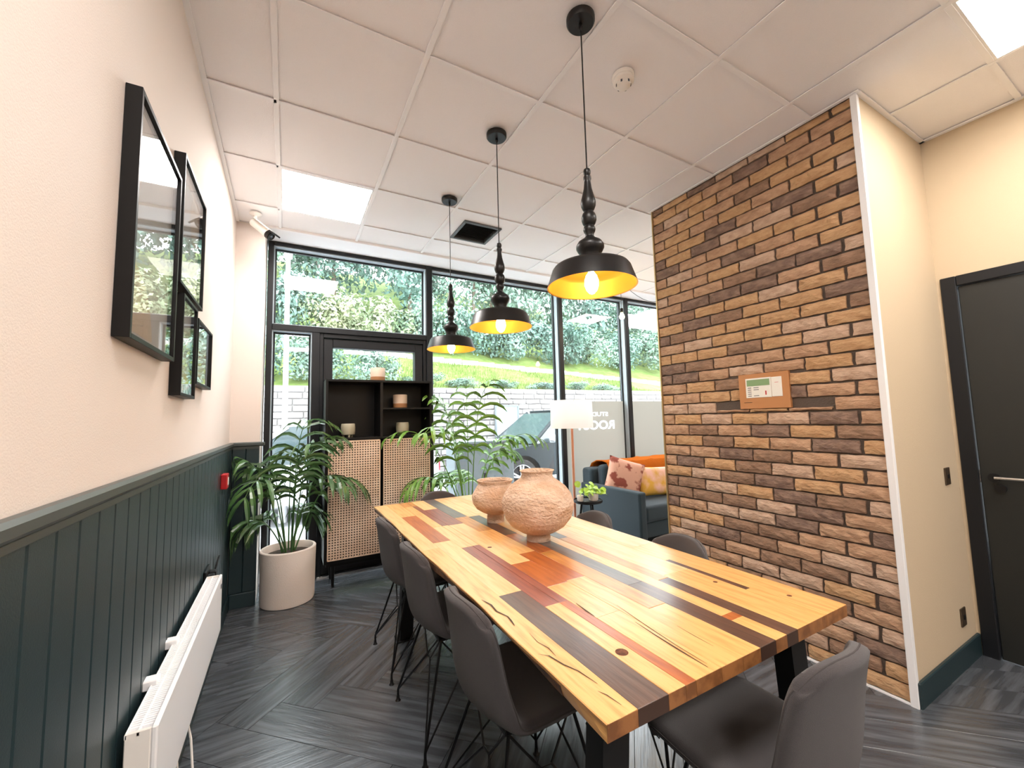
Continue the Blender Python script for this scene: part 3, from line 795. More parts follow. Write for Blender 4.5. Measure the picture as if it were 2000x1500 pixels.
vase(1.493, 2.25, dense([(r*.95, z*.96) for r, z in [(.056, 0), (.054, .03), (.052, .048), (.085, .062), (.122, .085), (.143, .118), (.150, .150), (.148, .165), (.130, .195), (.112, .222), (.105, .235), (.112, .250), (.116, .255), (.106, .255), (.098, .24), (.11, .21), (.13, .15), (.05, .06)]]), 'smaller wide-mouthed rough clay vase behind the larger one', 2)

# ================================================================== CABINET
CX0, CX1, CY0, CY1, CZ0, CZ1 = .672, 1.60, 3.80, 4.10, .205, 1.748
cb = thing('cane_cabinet', 'tall black cabinet with open shelves above two woven cane doors', 'cabinet', ((CX0+CX1)/2, 3.95, 0))
T = .02
MB().box(CX0, CX0+T, CY0, CY1, CZ0, CZ1-T, c=.001).build('side_panel', 'black_wood', cb)
MB().box(CX1-T, CX1, CY0, CY1, CZ0, CZ1-T, c=.001).build('side_panel', 'black_wood', cb)
MB().box(CX0, CX1, CY0-.004, CY1, CZ1-T, CZ1, c=.001).build('top_panel', 'black_wood', cb)
MB().box(CX0+T, CX1-T, CY0, CY1, CZ0, CZ0+T, c=.001).build('bottom_panel', 'black_wood', cb)
MB().box(CX0+T, CX1-T, CY1-.012, CY1-.001, CZ0+T, CZ1-T).build('back_panel', 'black_wood', cb)
MB().box(CX0+T, CX1-T, CY0, CY1-.012, 1.222, 1.24, c=.001).build('shelf', 'black_wood', cb)
MB().box(1.122, 1.146, CY0, CY1-.012, 1.24, CZ1-T, c=.001).build('divider', 'black_wood', cb)
MB().box(1.146, CX1-T, CY0+.01, CY1-.012, 1.482, 1.498, c=.001).build('shelf', 'black_wood', cb)
for sx in (CX0+.075, CX1-.075):
    for sy in (CY0+.055, CY1-.045): MB().lathe([(.011, 0), (.018, CZ0)], 14, (sx, sy, 0)).build('leg', 'black_wood', cb, True)
MB().box(CX0+T, CX1-T, CY0+.03, CY0+.05, CZ0-.03, CZ0).build('rail', 'black_wood', cb)
for (xa, xb) in ((CX0+T+.004, 1.122), (1.148, CX1-T-.004)):
    za, zb = CZ0+T+.006, 1.216
    d = MB().box(xa, xa+.012, CY0-.006, CY0+.012, za, zb).box(xb-.012, xb, CY0-.006, CY0+.012, za, zb).box(xa+.012, xb-.012, CY0-.006, CY0+.012, za, za+.012).box(xa+.012, xb-.012, CY0-.006, CY0+.012, zb-.012, zb).build('door', 'black_wood', cb)
    MB().box(xa+.008, xb-.008, CY0+.006, CY0+.012, za+.008, zb-.008).build('door_backing', 'cane_back', d)
    wv = MB(); P = .0208; hw = .0052; x_, z_ = xa+.008, za+.008
    nx = int((xb-xa-.016)/P); nz = int((zb-za-.016)/P); px, pz = (xb-xa-.016)/nx, (zb-za-.016)/nz
    for i in range(nx+1):
        xc = x_+i*px; wv.add([(xc-hw, CY0-.006, z_), (xc+hw, CY0-.006, z_), (xc+hw, CY0-.006, zb-.008), (xc-hw, CY0-.006, zb-.008)], [(0, 1, 2, 3)])
    for j in range(nz+1):
        zc = z_+j*pz; yy = CY0-.0072
        vs = []; fs = []
        for i in range(2*nx+1):
            xc = x_+i*px/2; dy = -.0012 if (i+2*j) % 4 < 2 else .0012
            vs += [(xc, yy+dy, zc-hw), (xc, yy+dy, zc+hw)]
        for i in range(2*nx): fs.append((2*i, 2*i+2, 2*i+3, 2*i+1))
        wv.add(vs, fs)
    stuff(wv.build('cane_weave', 'cane', d, recalc=False))
    MB().box(xa, xb, CY0-.0095, CY0-.005, za, za+.008).box(xa, xb, CY0-.0095, CY0-.005, zb-.008, zb).box(xa, xa+.008, CY0-.0095, CY0-.005, za, zb).box(xb-.008, xb, CY0-.0095, CY0-.005, za, zb).build('cane_border', 'cane', d)
# pots on the cabinet
def two_tone(x, y, z, lb, plant):
    t = thing('plant_pot', lb, 'pot', (x, y, z), 'two tone pots on the cabinet')
    MB().lathe([(.062, 0), (.066, .006), (.066, .042)], 28, (x, y, z+.0008)).build('base_band', 'ceramic_tan', t, True)
    MB().lathe([(.066, .042), (.067, .06), (.067, .122), (.065, .126), (.058, .126), (.058, .10), (0, .10)], 28, (x, y, z+.0008), cap=False).build('upper_band', 'ceramic', t, True)
    if plant:
        rd = random.Random(5)
        for k in range(9):
            a = rd.uniform(0, 2*PI); l = rd.uniform(.05, .11); sp = rd.uniform(.01, .05)
            p0 = Vector((x, y, z+.1)); p1 = Vector((x+sp*.5*math.cos(a), y+sp*.5*math.sin(a), z+.12+l*.5)); p2 = Vector((x+sp*1.3*math.cos(a), y+sp*1.3*math.sin(a), z+.12+l))
            MB().tube([p0, p1, p2], [.002, .004, .001], 4).build('sprig', 'fol_b', t)
two_tone(1.128, 3.95, CZ1, 'cream and tan pot with small sprigs on top of the cabinet', True)
two_tone(1.335, 3.95, 1.498, 'cream and tan pot on the right cabinet shelf', False)
def footed(x, y, z, lb):
    t = thing('footed_pot', lb, 'pot', (x, y, z), 'footed greenish pots in the cabinet')
    for k in range(3):
        a = k*2*PI/3+.6; MB().lathe([(.008, 0), (.011, .012), (.009, .024)], 10, (x+.04*math.cos(a), y+.04*math.sin(a), z+.0008)).build('foot', 'ceramic_green', t, True)
    MB().lathe([(.045, .022), (.056, .026), (.060, .05), (.061, .09), (.057, .118), (.053, .122), (.048, .122), (.05, .06), (0, .05)], 28, (x, y, z)).build('bowl', 'ceramic_green', t, True)
footed(.868, 3.93, 1.24, 'footed greenish pot in the large left cabinet compartment')
footed(1.352, 3.93, 1.24, 'footed greenish pot in the lower right cabinet compartment')

# ================================================================== PALMS
def frond(base, tip_dir, length, droop, leaflet, nleaf, rd, width, spread=1.0):
    """arching rachis with two rows of tapering leaflets; returns mesh builder and the stem points"""
    b = MB(); pts = []
    d = Vector(tip_dir).normalized(); p = Vector(base); N = 16; stp = length/N
    for i in range(N+1):
        pts.append(p.copy()); d = (d+Vector((0, 0, -droop*(i/N)**1.6))).normalized(); p = p+d*stp
    b.tube(pts, [.0055*(1-.75*i/N)+.001 for i in range(N+1)], 5)
    for k in range(nleaf):
        t = .5+.5*k/(nleaf-1); i = min(int(t*N), N-1); f = t*N-i
        q = pts[i].lerp(pts[i+1], f); tg = (pts[i+1]-pts[i]).normalized()
        sd = tg.cross(Vector((0, 0, 1)));
        if sd.length < 1e-3: sd = Vector((1, 0, 0))
        sd.normalize(); up = sd.cross(tg).normalized()
        ll = leaflet*(.55+.45*math.sin(PI*min(1, .15+.85*(t-.5)/.5)))*rd.uniform(.85, 1.1)
        for sg in (-1, 1):
            dr_ = (sd*sg*(1.0*spread)+tg*(.65+.6*t)+up*.22).normalized(); pp = q.copy(); vs = []; fs = []; M_ = 5
            for m_ in range(M_+1):
                w = width*math.sin(PI*(.08+.9*m_/M_))**.7*.5 if m_ < M_ else .0006
                wd = dr_.cross(up).normalized()
                fold = up*.25*w
                vs += [pp-wd*w+fold, pp-fold*.4, pp+wd*w+fold]
                dr_ = (dr_+Vector((0, 0, -.24*(1+m_*.3)))).normalized(); pp = pp+dr_*(ll/M_)
            for m_ in range(M_):
                a = 3*m_; fs += [(a, a+1, a+4, a+3), (a+1, a+2, a+5, a+4)]
            b.add(vs, fs)
    return b
def palm(name, lb, c, zr, ztop, nf, seed, lm, pot, leaflet, width, spreadr, clampf=None, drp=0):
    x, y = c; rd = random.Random(seed)
    t = thing(name, lb, 'potted palm', (x, y, 0))
    pot(t, x, y, zr)
    for k in range(nf):
        a = 2*PI*k/nf*1.618*1.0+rd.uniform(-.4, .4); r = rd.uniform(.01, .05)
        lean = rd.uniform(.12, .75)*spreadr
        base = Vector((x+r*math.cos(a), y+r*math.sin(a), zr-.04))
        L = (ztop-zr)*rd.uniform(.85, 1.12)*(1.12 if lean < .35 else 1)
        if k >= nf-3: L *= .62; lean = .9*spreadr
        dv = Vector((lean*math.cos(a), lean*math.sin(a), 1.25))
        fb = frond(base, dv, L*(1+.5*drp), .20+.12*lean+drp, leaflet*rd.uniform(.85, 1.1), rd.randint(7, 8), rd, width)
        if clampf: fb.v = [clampf(v) for v in fb.v]
        fb.build('frond', lm, t, recalc=False)
    return t
def white_pot(t, x, y, zr):
    MB().lathe([(.178, 0), (.186, .004), (.190, .02), (.196, .36), (.197, .398), (.192, .404), (.178, .404), (.174, .398), (.172, .34)], 56, (x, y, .0045), cap=True).build('pot', 'pot_white', t, True)
    MB().lathe([(.173, .35), (.12, .362), (0, .372)], 40, (x, y, .0045), cap=False).build('soil', 'soil', t, True)
def corner(v):
    x, y, z = v
    if x < .05: x = .05+.004*math.sin(z*90)
    if y > 3.77 and x < .25: y = 3.77-.005*math.sin(z*80)
    if y > 4.09: y = 4.09
    if x > .655 and y > 3.77: y = 3.77-.006*math.sin(z*70)
    return (x, y, z)
palm('potted_palm', 'dark green palm in a large white pot beside the cabinet', (.416, 3.765), .38, 1.22, 12, 11, 'leaf', lambda t, x, y, z: white_pot(t, x, y, z), .34, .032, .6, corner, .30)
def dark_pot(t, x, y, zr):
    MB().lathe([(.13, 0), (.15, .01), (.17, zr-.01), (.168, zr), (.155, zr), (.15, zr-.05)], 40, (x, y, .0045)).build('pot', 'grey_pot', t, True)
    MB().lathe([(.152, zr-.045), (0, zr-.035)], 32, (x, y, .0045), cap=False).build('soil', 'soil', t, True)
palm('potted_palm', 'bright green palm behind the table in front of the window', (1.93, 3.70), .40, 1.52, 12, 23, 'leaf_bright', dark_pot, .29, .036, .66, None, .17)

# ================================================================== PICTURES
def picture(y0, y1, z0, z1, lb, fw, art):
    t = thing('picture_frame', lb, 'picture', (0, (y0+y1)/2, z0), 'black framed pictures on the left wall')
    D = .036
    MB().box(.001, D, y0, y0+fw, z0, z1, c=.001).box(.001, D, y1-fw, y1, z0, z1, c=.001).box(.001, D, y0+fw, y1-fw, z0, z0+fw, c=.001).box(.001, D, y0+fw, y1-fw, z1-fw, z1, c=.001).build('frame', 'black_wood', t)
    MB().box(.004, .014, y0+fw, y1-fw, z0+fw, z1-fw).build('print', 'paper', t)
    cy, cz, r = art
    pts = [(cy+r*math.cos(a), cz+r*math.sin(a)) for a in [2*PI*k/40 for k in range(40)]]
    pts = clip_poly(pts, y0+fw+.02, y1-fw-.02, z0+fw+.02, z1-fw-.02)
    MB().prism(pts, 'x', .014, .0146).build('printed_shape', 'print_beige', t)
    MB().box(.028, .030, y0+fw, y1-fw, z0+fw, z1-fw).build('glass_pane', 'picture_glass', t)
picture(1.335, 1.80, 1.596, 2.263, 'largest black framed picture, nearest on the left wall', .014, (1.40, 1.60, .22))
picture(1.84, 2.29, 1.895, 2.389, 'black framed picture highest on the left wall', .012, (2.2, 2.25, .12))
picture(1.915, 2.19, 1.487, 1.876, 'narrow black framed picture below the highest one', .012, (2.05, 1.5, .12))
picture(2.215, 2.60, 1.556, 1.848, 'small black framed picture farthest along the left wall', .012, (2.48, 1.66, .13))

# ================================================================== RADIATOR AND SMALL WALL THINGS
rx0, rx1, ry0, ry1, rz0, rz1 = .04, .106, 1.44, 2.665, .325, .603
t = thing('panel_heater', 'long white electric panel heater on the wainscot wall', 'heater', (.07, (ry0+ry1)/2, rz0))
MB().box(rx1-.014, rx1, ry0, ry1, rz0, rz1, c=.004).build('front_panel', 'white_metal', t)
MB().box(rx0, rx1-.016, ry0+.006, ry1-.006, rz0+.01, rz1-.014, c=.003).build('body', 'white_metal', t)
MB().box(rx0, rx1-.014, ry0, ry0+.008, rz0, rz1-.002, c=.002).build('end_panel', 'white_plastic', t)
MB().box(rx0, rx1-.014, ry1-.008, ry1, rz0, rz1-.002, c=.002).build('end_panel', 'white_plastic', t)
b = MB(); n = 110
for k in range(n):
    yy = ry0+.03+(ry1-ry0-.06)*k/(n-1); b.box(rx0+.003, rx1-.014, yy-.0028, yy+.0028, rz1-.013, rz1-.006)
stuff(b.build('grille_slats', 'white_metal', t))
MB().box(rx0, rx0+.004, ry0, ry1, rz1-.014, rz1-.004).box((rx0+rx1)/2-.009, (rx0+rx1)/2-.004, ry0, ry1, rz1-.013, rz1-.005).build('grille_rail', 'white_metal', t)
for yy in (1.69, 1.95): MB().box(.016, rx0+.016, yy-.02, yy+.02, rz1-.02, rz1+.008, c=.003).build('bracket', 'white_metal', t)
MB().box(rx1-.002, rx1+.002, ry1-.05, ry1-.03, rz1-.06, rz1-.04, c=.001).build('dial', 'ink', t)
MB().tube([(.08, 1.98, rz0+.005), (.10, 1.97, .24), (.115, 1.93, .14), (.11, 1.86, .07), (.10, 1.82, .06), (.105, 1.85, .11), (.10, 1.91, .12), (.07, 1.97, .10), (.045, 2.05, .16), (.04, 2.2, .25), (.035, 2.4, .3)], .004, 6).build('power_cable', 'white_plastic', t, True)
def socket(y, z, lb):
    t = thing('wall_socket', lb, 'socket', (.022, y, z))
    MB().box(.022, .034, y-.075, y+.075, z-.043, z+.043, c=.003).build('plate', 'black_metal', t)
    for dy in (-.035, .035):
        MB().box(.034, .066, y+dy-.022, y+dy+.022, z-.03, z+.018, c=.005).build('plug', 'black_metal', t)
        MB().tube([(.06, y+dy, z-.02), (.07, y+dy, z-.06), (.05, y+dy-.02, z-.18), (.035, y+dy-.03, z-.32)], .0035, 5).build('plug_cable', 'black_metal', t)
socket(2.76, .575, 'black double wall socket with plugs above the heater end')
t = thing('wall_hook_cable', 'thin dark cable clip on the wainscot beyond the heater', 'cable', (.022, 3.08, .5))
MB().tube([(.024, 3.06, .44), (.028, 3.06, .52), (.036, 3.10, .565), (.04, 3.13, .58)], .005, 6).build('cable', 'black_metal', t, True)
MB().box(.022, .03, 3.045, 3.075, .43, .45, c=.002).build('clip', 'black_metal', t)
t = thing('fire_call_point', 'small red fire alarm call point on dark wainscot', 'alarm', (.022, 3.26, .96))
MB().box(.022, .058, 3.215, 3.305, .965, 1.06, c=.005).build('housing', 'red_plastic', t)
MB().box(.057, .060, 3.238, 3.282, .988, 1.035, c=.001).build('press_glass', 'label_white', t)
# security camera
t = thing('security_camera', 'white bullet security camera at the ceiling corner over the window', 'camera', (.15, 3.62, H))
MB().lathe([(.042, 0), (.042, -.01), (.03, -.018), (.012, -.022), (.012, -.05)], 24, (.143, 3.60, H)).build('mount', 'white_plastic', t, True)
p0 = Vector((.128, 3.60, 2.93)); p1 = Vector((.250, 3.52, 2.808)); ax = (p1-p0).normalized()
q = ax.to_track_quat('Z', 'Y').to_matrix(); Lc = (p1-p0).length
def oriented(bm, name, mt, smooth=True):
    bm.v = [tuple(q @ Vector(v)+p0) for v in bm.v]; return bm.build(name, mt, t, smooth)
oriented(MB().lathe([(.02, -.01), (.030, .0), (.031, Lc-.03)], 24), 'body', 'white_plastic')
oriented(MB().lathe([(.032, Lc-.03), (.034, Lc-.028), (.034, Lc+.004), (.028, Lc+.008), (.018, Lc+.004), (0, Lc+.004)], 24), 'lens_housing', 'black_metal')
oriented(MB().lathe([(.015, Lc+.004), (.012, Lc+.008), (0, Lc+.009)], 20), 'lens', 'lens')
oriented(MB().box(-.04, .04, .030, .036, .01, Lc+.03, c=.002), 'sun_shield', 'white_plastic', False)
oriented(MB().box(-.044, .044, .026, .038, Lc-.01, Lc+.034, c=.002), 'shield_tip', 'black_metal', False)
# fire panel in the brick wall
t = thing('alarm_panel', 'tan framed fire alarm panel with green display set in the brick wall', 'control panel', (XB, 1.439, 1.394))
MB().box(XB-.004, XB+.03, 1.289, 1.589, 1.394, 1.611, c=.002).build('frame_plate', 'panel_tan', t)
MB().box(XB-.007, XB-.003, 1.388, 1.543, 1.462, 1.583, c=.001).build('display_panel', 'label_white', t)
MB().box(XB-.007, XB-.003, 1.327, 1.386, 1.464, 1.581, c=.001).build('document_window', 'label_white', t)
MB().box(XB-.0082, XB-.0065, 1.396, 1.534, 1.535, 1.574).build('lcd_screen', 'lcd_green', t)
for k in range(5):
    z = 1.524-.0125*k
    MB().box(XB-.0078, XB-.0065, 1.508, 1.530, z-.002, z+.002).build('printed_line', 'ink', t)
    if k in (0, 1, 4): MB().box(XB-.0078, XB-.0065, 1.462, 1.494, z-.0018, z+.0018).build('printed_line', 'ink', t)
MB().box(XB-.0078, XB-.0065, 1.417, 1.424, 1.477, 1.502).build('key_strip', 'red_plastic', t)
MB().box(XB-.0078, XB-.0065, 1.345, 1.366, 1.547, 1.549).build('printed_line', 'lamp_red', t)
MB().box(XB-.006, XB-.0035, 1.51, 1.56, 1.432, 1.435).build('emboss', 'brown_metal', t)
for z, lb in ((.992, 'small bronze switch plate at waist height near the dark door'), (.243, 'small bronze socket plate low near the dark door')):
    t = thing('switch_plate', lb, 'switch', (3.605, Y0B, z-.04), 'bronze plates on the cream wall')
    MB().box(3.57, 3.64, Y0B-.007, Y0B-.0005, z-.047, z+.047, c=.002).build('plate', 'brown_metal', t)
    MB().box(3.597, 3.613, Y0B-.012, Y0B-.006, z-.012, z+.012, c=.002).build('rocker', 'black_metal', t)

# ================================================================== LOUNGE CORNER
# floor lamp
lx, ly = 2.985, 3.44
t = thing('floor_lamp', 'copper floor lamp with a white drum shade by the window', 'floor lamp', (lx, ly, 0))
MB().lathe([(.15, 0), (.15, .012), (.14, .02), (0, .02)], 36, (lx, ly, .0045)).build('base', 'copper', t, True)
MB().tube([(lx, ly, .02), (lx, ly, 1.5)], .013, 14).build('pole', 'copper', t, True)
MB().lathe([(.220, 1.258), (.215, 1.545)], 56, (lx, ly, 0), cap=False).build('shade', 'shade_fabric', t, True)
b = MB()
for k in range(3):
    a = k*2*PI/3; b.tube([(lx, ly, 1.5), (lx+.215*math.cos(a), ly+.215*math.sin(a), 1.535)], .003, 5)
b.build('shade_spider', 'copper', t)
MB().lathe([(.012, 1.38), (.03, 1.41), (.032, 1.43), (.02, 1.46), (.012, 1.48)], 16, (lx, ly, 0)).build('bulb', 'bulb_lamp' if 'bulb_lamp' in M else 'label_white', t, True)
# side table
sx_, sy_ = 3.075, 3.13
sx_, sy_ = 2.985, 3.225; sz_ = .56
t = thing('side_table', 'small round black side table between floor lamp and sofa', 'side table', (sx_, sy_, 0))
MB().lathe([(0, sz_-.022), (.135, sz_-.022), (.14, sz_-.016), (.14, sz_+.004), (.134, sz_+.004), (.133, sz_-.006), (0, sz_-.006)], 40, (sx_, sy_, 0), cap=False).build('tray_top', 'black_metal', t, True)
for k in range(3):
    a = k*2*PI/3+.5; MB().tube([(sx_+.06*math.cos(a), sy_+.06*math.sin(a), sz_-.02), (sx_+.14*math.cos(a), sy_+.14*math.sin(a), .005)], .011, 10).build('leg', 'black_metal', t, True)
zt = sz_-.0052
# potted plants on it
def leafdisc(b, c, r, n):
    n = n.normalized(); u = n.orthogonal().normalized(); v = n.cross(u); pts = [c+(u*math.cos(a)+v*math.sin(a))*r+n*(.12*r*math.cos(2*a)) for a in [2*PI*k/10 for k in range(10)]]
    b.add([c]+pts, [(0, k+1, (k+1) % 10+1) for k in range(10)])
t = thing('trailing_plant', 'lime green leafy plant in a pale pot on the side table', 'potted plant', (sx_+.045, sy_-.03, zt))
px_, py_ = sx_+.045, sy_-.03
MB().lathe([(.038, 0), (.045, .01), (.05, .07), (.046, .07), (.044, .05), (0, .05)], 24, (px_, py_, zt+.0005)).build('pot', 'pot_white', t, True)
rd = random.Random(8)
for k in range(46):
    a = rd.uniform(0, 2*PI); r = rd.uniform(.01, .125); h = .05+rd.uniform(0, .12)*(1-r/.15)+.01
    b = MB(); c = Vector((px_+r*math.cos(a), py_+r*math.sin(a), zt+h))
    b.tube([(px_+.02*math.cos(a), py_+.02*math.sin(a), zt+.05), c], .0012, 4); leafdisc(b, c, rd.uniform(.018, .032), Vector((rd.uniform(-.8, .8), rd.uniform(-1, .2), .8)))
    b.build('leaf', 'lime_leaf', t, recalc=False)
px_, py_ = sx_-.085, sy_+.01
t = thing('round_leaf_plant', 'single round leaf plant in a small white pot on the side table', 'potted plant', (px_, py_, zt))
MB().lathe([(.026, 0), (.03, .01), (.033, .055), (.03, .055), (.028, .04), (0, .04)], 20, (px_, py_, zt+.0005)).build('pot', 'pot_white', t, True)
b = MB().tube([(px_, py_, zt+.04), (px_-.005, py_, zt+.12), (px_-.03, py_, zt+.16)], .002, 5); leafdisc(b, Vector((px_-.03, py_-.003, zt+.165)), .033, Vector((-.3, -1, .35))); b.build('leaf', 'lime_leaf', t, recalc=False)
b = MB().tube([(px_, py_, zt+.04), (px_+.02, py_, zt+.1)], .002, 5); leafdisc(b, Vector((px_+.022, py_-.003, zt+.1)), .022, Vector((.3, -1, .6))); b.build('leaf', 'lime_leaf', t, recalc=False)
# sofa
SX0, SX1, SY0, SY1 = 3.53, 5.35, 3.08, 4.03
sf = thing('sofa', 'dark blue grey fabric sofa behind the brick wall', 'sofa', ((SX0+SX1)/2, (SY0+SY1)/2, 0))
def soft(name, x0, x1, y0, y1, z0, z1, mt, parent, c=.03, seg=3):
    o = MB().box(x0, x1, y0, y1, z0, z1).build(name, mt, parent, True)
    bv = o.modifiers.new('round', 'BEVEL'); bv.width = c; bv.segments = seg; return o
soft('arm', SX0, SX0+.10, SY0, SY1, .06, .585, 'sofa', sf, .022)
soft('arm', SX1-.10, SX1, SY0, SY1, .06, .585, 'sofa', sf, .022)
soft('base', SX0+.10, SX1-.10, SY0+.06, SY1-.02, .10, .26, 'sofa', sf, .015)
soft('seat_cushion', SX0+.105, (SX0+SX1)/2-.003, SY0+.02, SY1-.2, .262, .43, 'sofa', sf, .035)
soft('seat_cushion', (SX0+SX1)/2+.003, SX1-.105, SY0+.02, SY1-.2, .262, .43, 'sofa', sf, .035)
soft('backrest', SX0+.02, SX1-.02, SY1-.19, SY1, .26, .76, 'sofa', sf, .04)
soft('back_cushion', SX0+.11, (SX0+SX1)/2-.003, SY1-.32, SY1-.17, .432, .80, 'sofa', sf, .05)
soft('back_cushion', (SX0+SX1)/2+.003, SX1-.11, SY1-.32, SY1-.17, .432, .80, 'sofa', sf, .05)
for ax_ in (SX0+.08, SX1-.08):
    for ay in (SY0+.06, SY1-.08): MB().lathe([(.015, 0), (.022, .10)], 10, (ax_, ay, .0045)).build('leg', 'black_wood', sf, True)
# throw draped over the back
b = MB(); vs = []; fs = []; rd = random.Random(4)
path = [(SY1-.345, .50), (SY1-.345, .62), (SY1-.338, .75), (SY1-.30, .815), (SY1-.22, .835), (SY1-.12, .83), (SY1-.03, .80), (SY1+.012, .74), (SY1+.018, .55)]
xs_ = [SX0+.16+k*.06 for k in range(27)]
for i, x in enumerate(xs_):
    for j, (y_, z_) in enumerate(path):
        w = .010*math.sin(x*17+j*.6)+.007*math.sin(x*41+j)
        edge = .05*max(0, 1-i/2.5)
        vs.append((x, y_-abs(w)*.7, z_+max(0, w)*.8+(edge*.2 if 2 < j < 6 else 0)))
n = len(path)
for i in range(len(xs_)-1):
    for j in range(n-1): fs.append((i*n+j, i*n+j+1, (i+1)*n+j+1, (i+1)*n+j))
o = b.add(vs, fs).build('throw_blanket', 'throw', None, True); sm = o.modifiers.new('t', 'SOLIDIFY'); sm.thickness = .012; sm.offset = 0
tag(o, 'burnt orange throw blanket draped over the sofa back', 'blanket')
def cushion(lb, c, w, h, th, rot, mt):
    N = 14; vs = []; fs = []
    for side in (1, -1):
        for j in range(N+1):
            for i in range(N+1):
                u, v = -1+2*i/N, -1+2*j/N
                k = max(0, (1-u**4)*(1-v**4))**.55
                pin = 1-.05*(1-abs(v)**2)*abs(u)**3; pin2 = 1-.05*(1-abs(u)**2)*abs(v)**3
                vs.append((u*w/2*pin, side*th/2*k, v*h/2*pin2))
    n = (N+1)**2
    for s_ in range(2):
        for j in range(N):
            for i in range(N): a = s_*n+j*(N+1)+i; fs.append((a, a+1, a+N+2, a+N+1))
    mb = MB().add(vs, fs); me = mb.mesh('cushion', smooth=True)
    bmx = bmesh.new(); bmx.from_mesh(me); bmesh.ops.remove_doubles(bmx, verts=bmx.verts, dist=1e-5); bmesh.ops.recalc_face_normals(bmx, faces=bmx.faces); bmx.to_mesh(me); bmx.free()
    me.polygons.foreach_set('use_smooth', [True]*len(me.polygons))
    o = bpy.data.objects.new('cushion', me); COL.objects.link(o); me.materials.append(M[mt]); o.location = c; o.rotation_euler = rot
    return tag(o, lb, 'cushion', 'patterned cushions on the sofa')
cushion('pink and maroon patterned cushion leaning on the sofa arm', (3.80, 3.56, .665), .42, .42, .12, (-.30, .30, -.55), 'cushion_pink')
cushion('pink and yellow patterned cushion lying against the orange throw', (4.20, 3.47, .60), .56, .34, .13, (-.35, .06, -.05), 'cushion_yellow')
# swag pendant bulbs in the lounge
t = thing('swag_pendant', 'bare bulb pendant with swagged black cable in the lounge', 'pendant lamp', (4.7, 3.3, H))
MB().lathe([(.05, H), (.05, H-.025), (0, H-.025)], 24, (4.7, 3.3, 0)).build('ceiling_rose', 'black_metal', t, True)
def hang(x, y, zb):
    pts = [Vector((4.7, 3.3, H-.02))]
    for k in range(1, 12):
        f = k/12; pts.append(Vector((4.7+(x-4.7)*f, 3.3+(y-3.3)*f, H-.01-.24*math.sin(PI*f))))
    pts += [Vector((x, y, H-.005)), Vector((x+.004, y, H-.06)), Vector((x, y, zb+.13))]
    MB().tube(pts, .0028, 5).build('cable', 'black_metal', t)
    MB().lathe([(.006, zb+.14), (.018, zb+.13), (.018, zb+.085), (.014, zb+.08)], 14, (x, y, 0)).build('lamp_holder', 'black_metal', t, True)
    MB().lathe([(.012, zb+.085), (.016, zb+.07), (.030, zb+.04), (.032, zb+.025), (.024, zb+.006), (0, zb)], 18, (x, y, 0)).build('bulb', 'bulb', t, True)
hang(3.90, 3.58, 2.53); hang(3.88, 2.99, 2.19)

# ================================================================== OUTDOORS
struct(MB().box(-9, 24, 4.34, 5.35, -.14, -.02).build('pavement', 'paving'))
struct(MB().box(-9, 24, 5.35, 10.5, -.2, -.10).build('road', 'asphalt'))
# retaining wall with stones
rw = struct(MB().box(-6, 24, 10.56, 11.0, -.2, 2.25).build('wall_retaining', 'stone_joint', origin=(0, 10.56, 0)))
rs = random.Random(12); sm_ = []
for k in range(6):
    L, h = (.30, .34, .38, .42, .46, .50)[k], .15
    b = MB().box(-L/2+.012, L/2-.012, -.05, .02, -h/2+.010, h/2-.010, c=.018); b.v = [(x+rs.uniform(-.012, .012), y+rs.uniform(-.012, .008), z+rs.uniform(-.010, .010)) for x, y, z in b.v]
    sm_.append((L, b.mesh('stone')))
rest = MB(); cnt = 0
for r in range(15):
    z = 2.17-.15*r; x = -5+rs.uniform(0, .4)
    while x < 15:
        L, me = rs.choice(sm_)
        if r < 10 and 1.8 < x < 11.2 and cnt < 295:
            place('stone', me, rs.choice(['stone', 'stone', 'stone_pale']), rw, (x+L/2, 10.56, z)); cnt += 1
        else: rest.box(x+.012, x+L-.012, 10.52, 10.57, z-.065, z+.065, c=.012)
        x += L
stuff(rest.build('stones_beyond', 'stone', rw))
# panel on the stone wall
t = thing('mural_panel', 'framed blue grey panel on the stone wall behind the dark car', 'panel', (5.95, 10.44, .8))
MB().box(5.62, 6.32, 10.43, 10.47, .80, 1.73).build('board', 'mural', t)
MB().box(5.58, 5.63, 10.41, 10.47, .78, 1.76).box(6.31, 6.36, 10.41, 10.47, .78, 1.76).box(5.63, 6.31, 10.41, 10.47, 1.72, 1.77).build('frame', 'cabinet_grey', t)
# hillside
def hz(x, y): return 2.2+.40*(y-10.9)+max(0, y-15)*.12-.055*(x-4)*min(1, (y-10.8)/2)
vs = []; fs = []; nx, ny = 40, 26
for j in range(ny+1):
    for i in range(nx+1):
        x = -14+44*i/nx; y = 10.95+20*j/ny; vs.append((x, y, hz(x, y)+.05*math.sin(x*1.7+y)))
for j in range(ny):
    for i in range(nx): a = j*(nx+1)+i; fs.append((a, a+1, a+nx+2, a+nx+1))
struct(MB().add(vs, fs).build('hillside', 'grass', None, True))
b = MB(); rg = random.Random(2)
for k in range(9000):
    x, y = rg.uniform(1.5, 14), rg.uniform(11.1, 14.3); z = hz(x, y); h = rg.uniform(.06, .16); a = rg.uniform(0, PI); dx, dy = .015*math.cos(a), .015*math.sin(a)
    b.add([(x-dx, y-dy, z-.05), (x+dx, y+dy, z-.05), (x+rg.uniform(-.06, .06), y+rg.uniform(-.06, .06), z+h)], [(0, 1, 2)])
g = stuff(b.build('grass_blades', 'grass', None, recalc=False)); tag(g, 'bright green grass on the bank above the stone wall', 'grass')
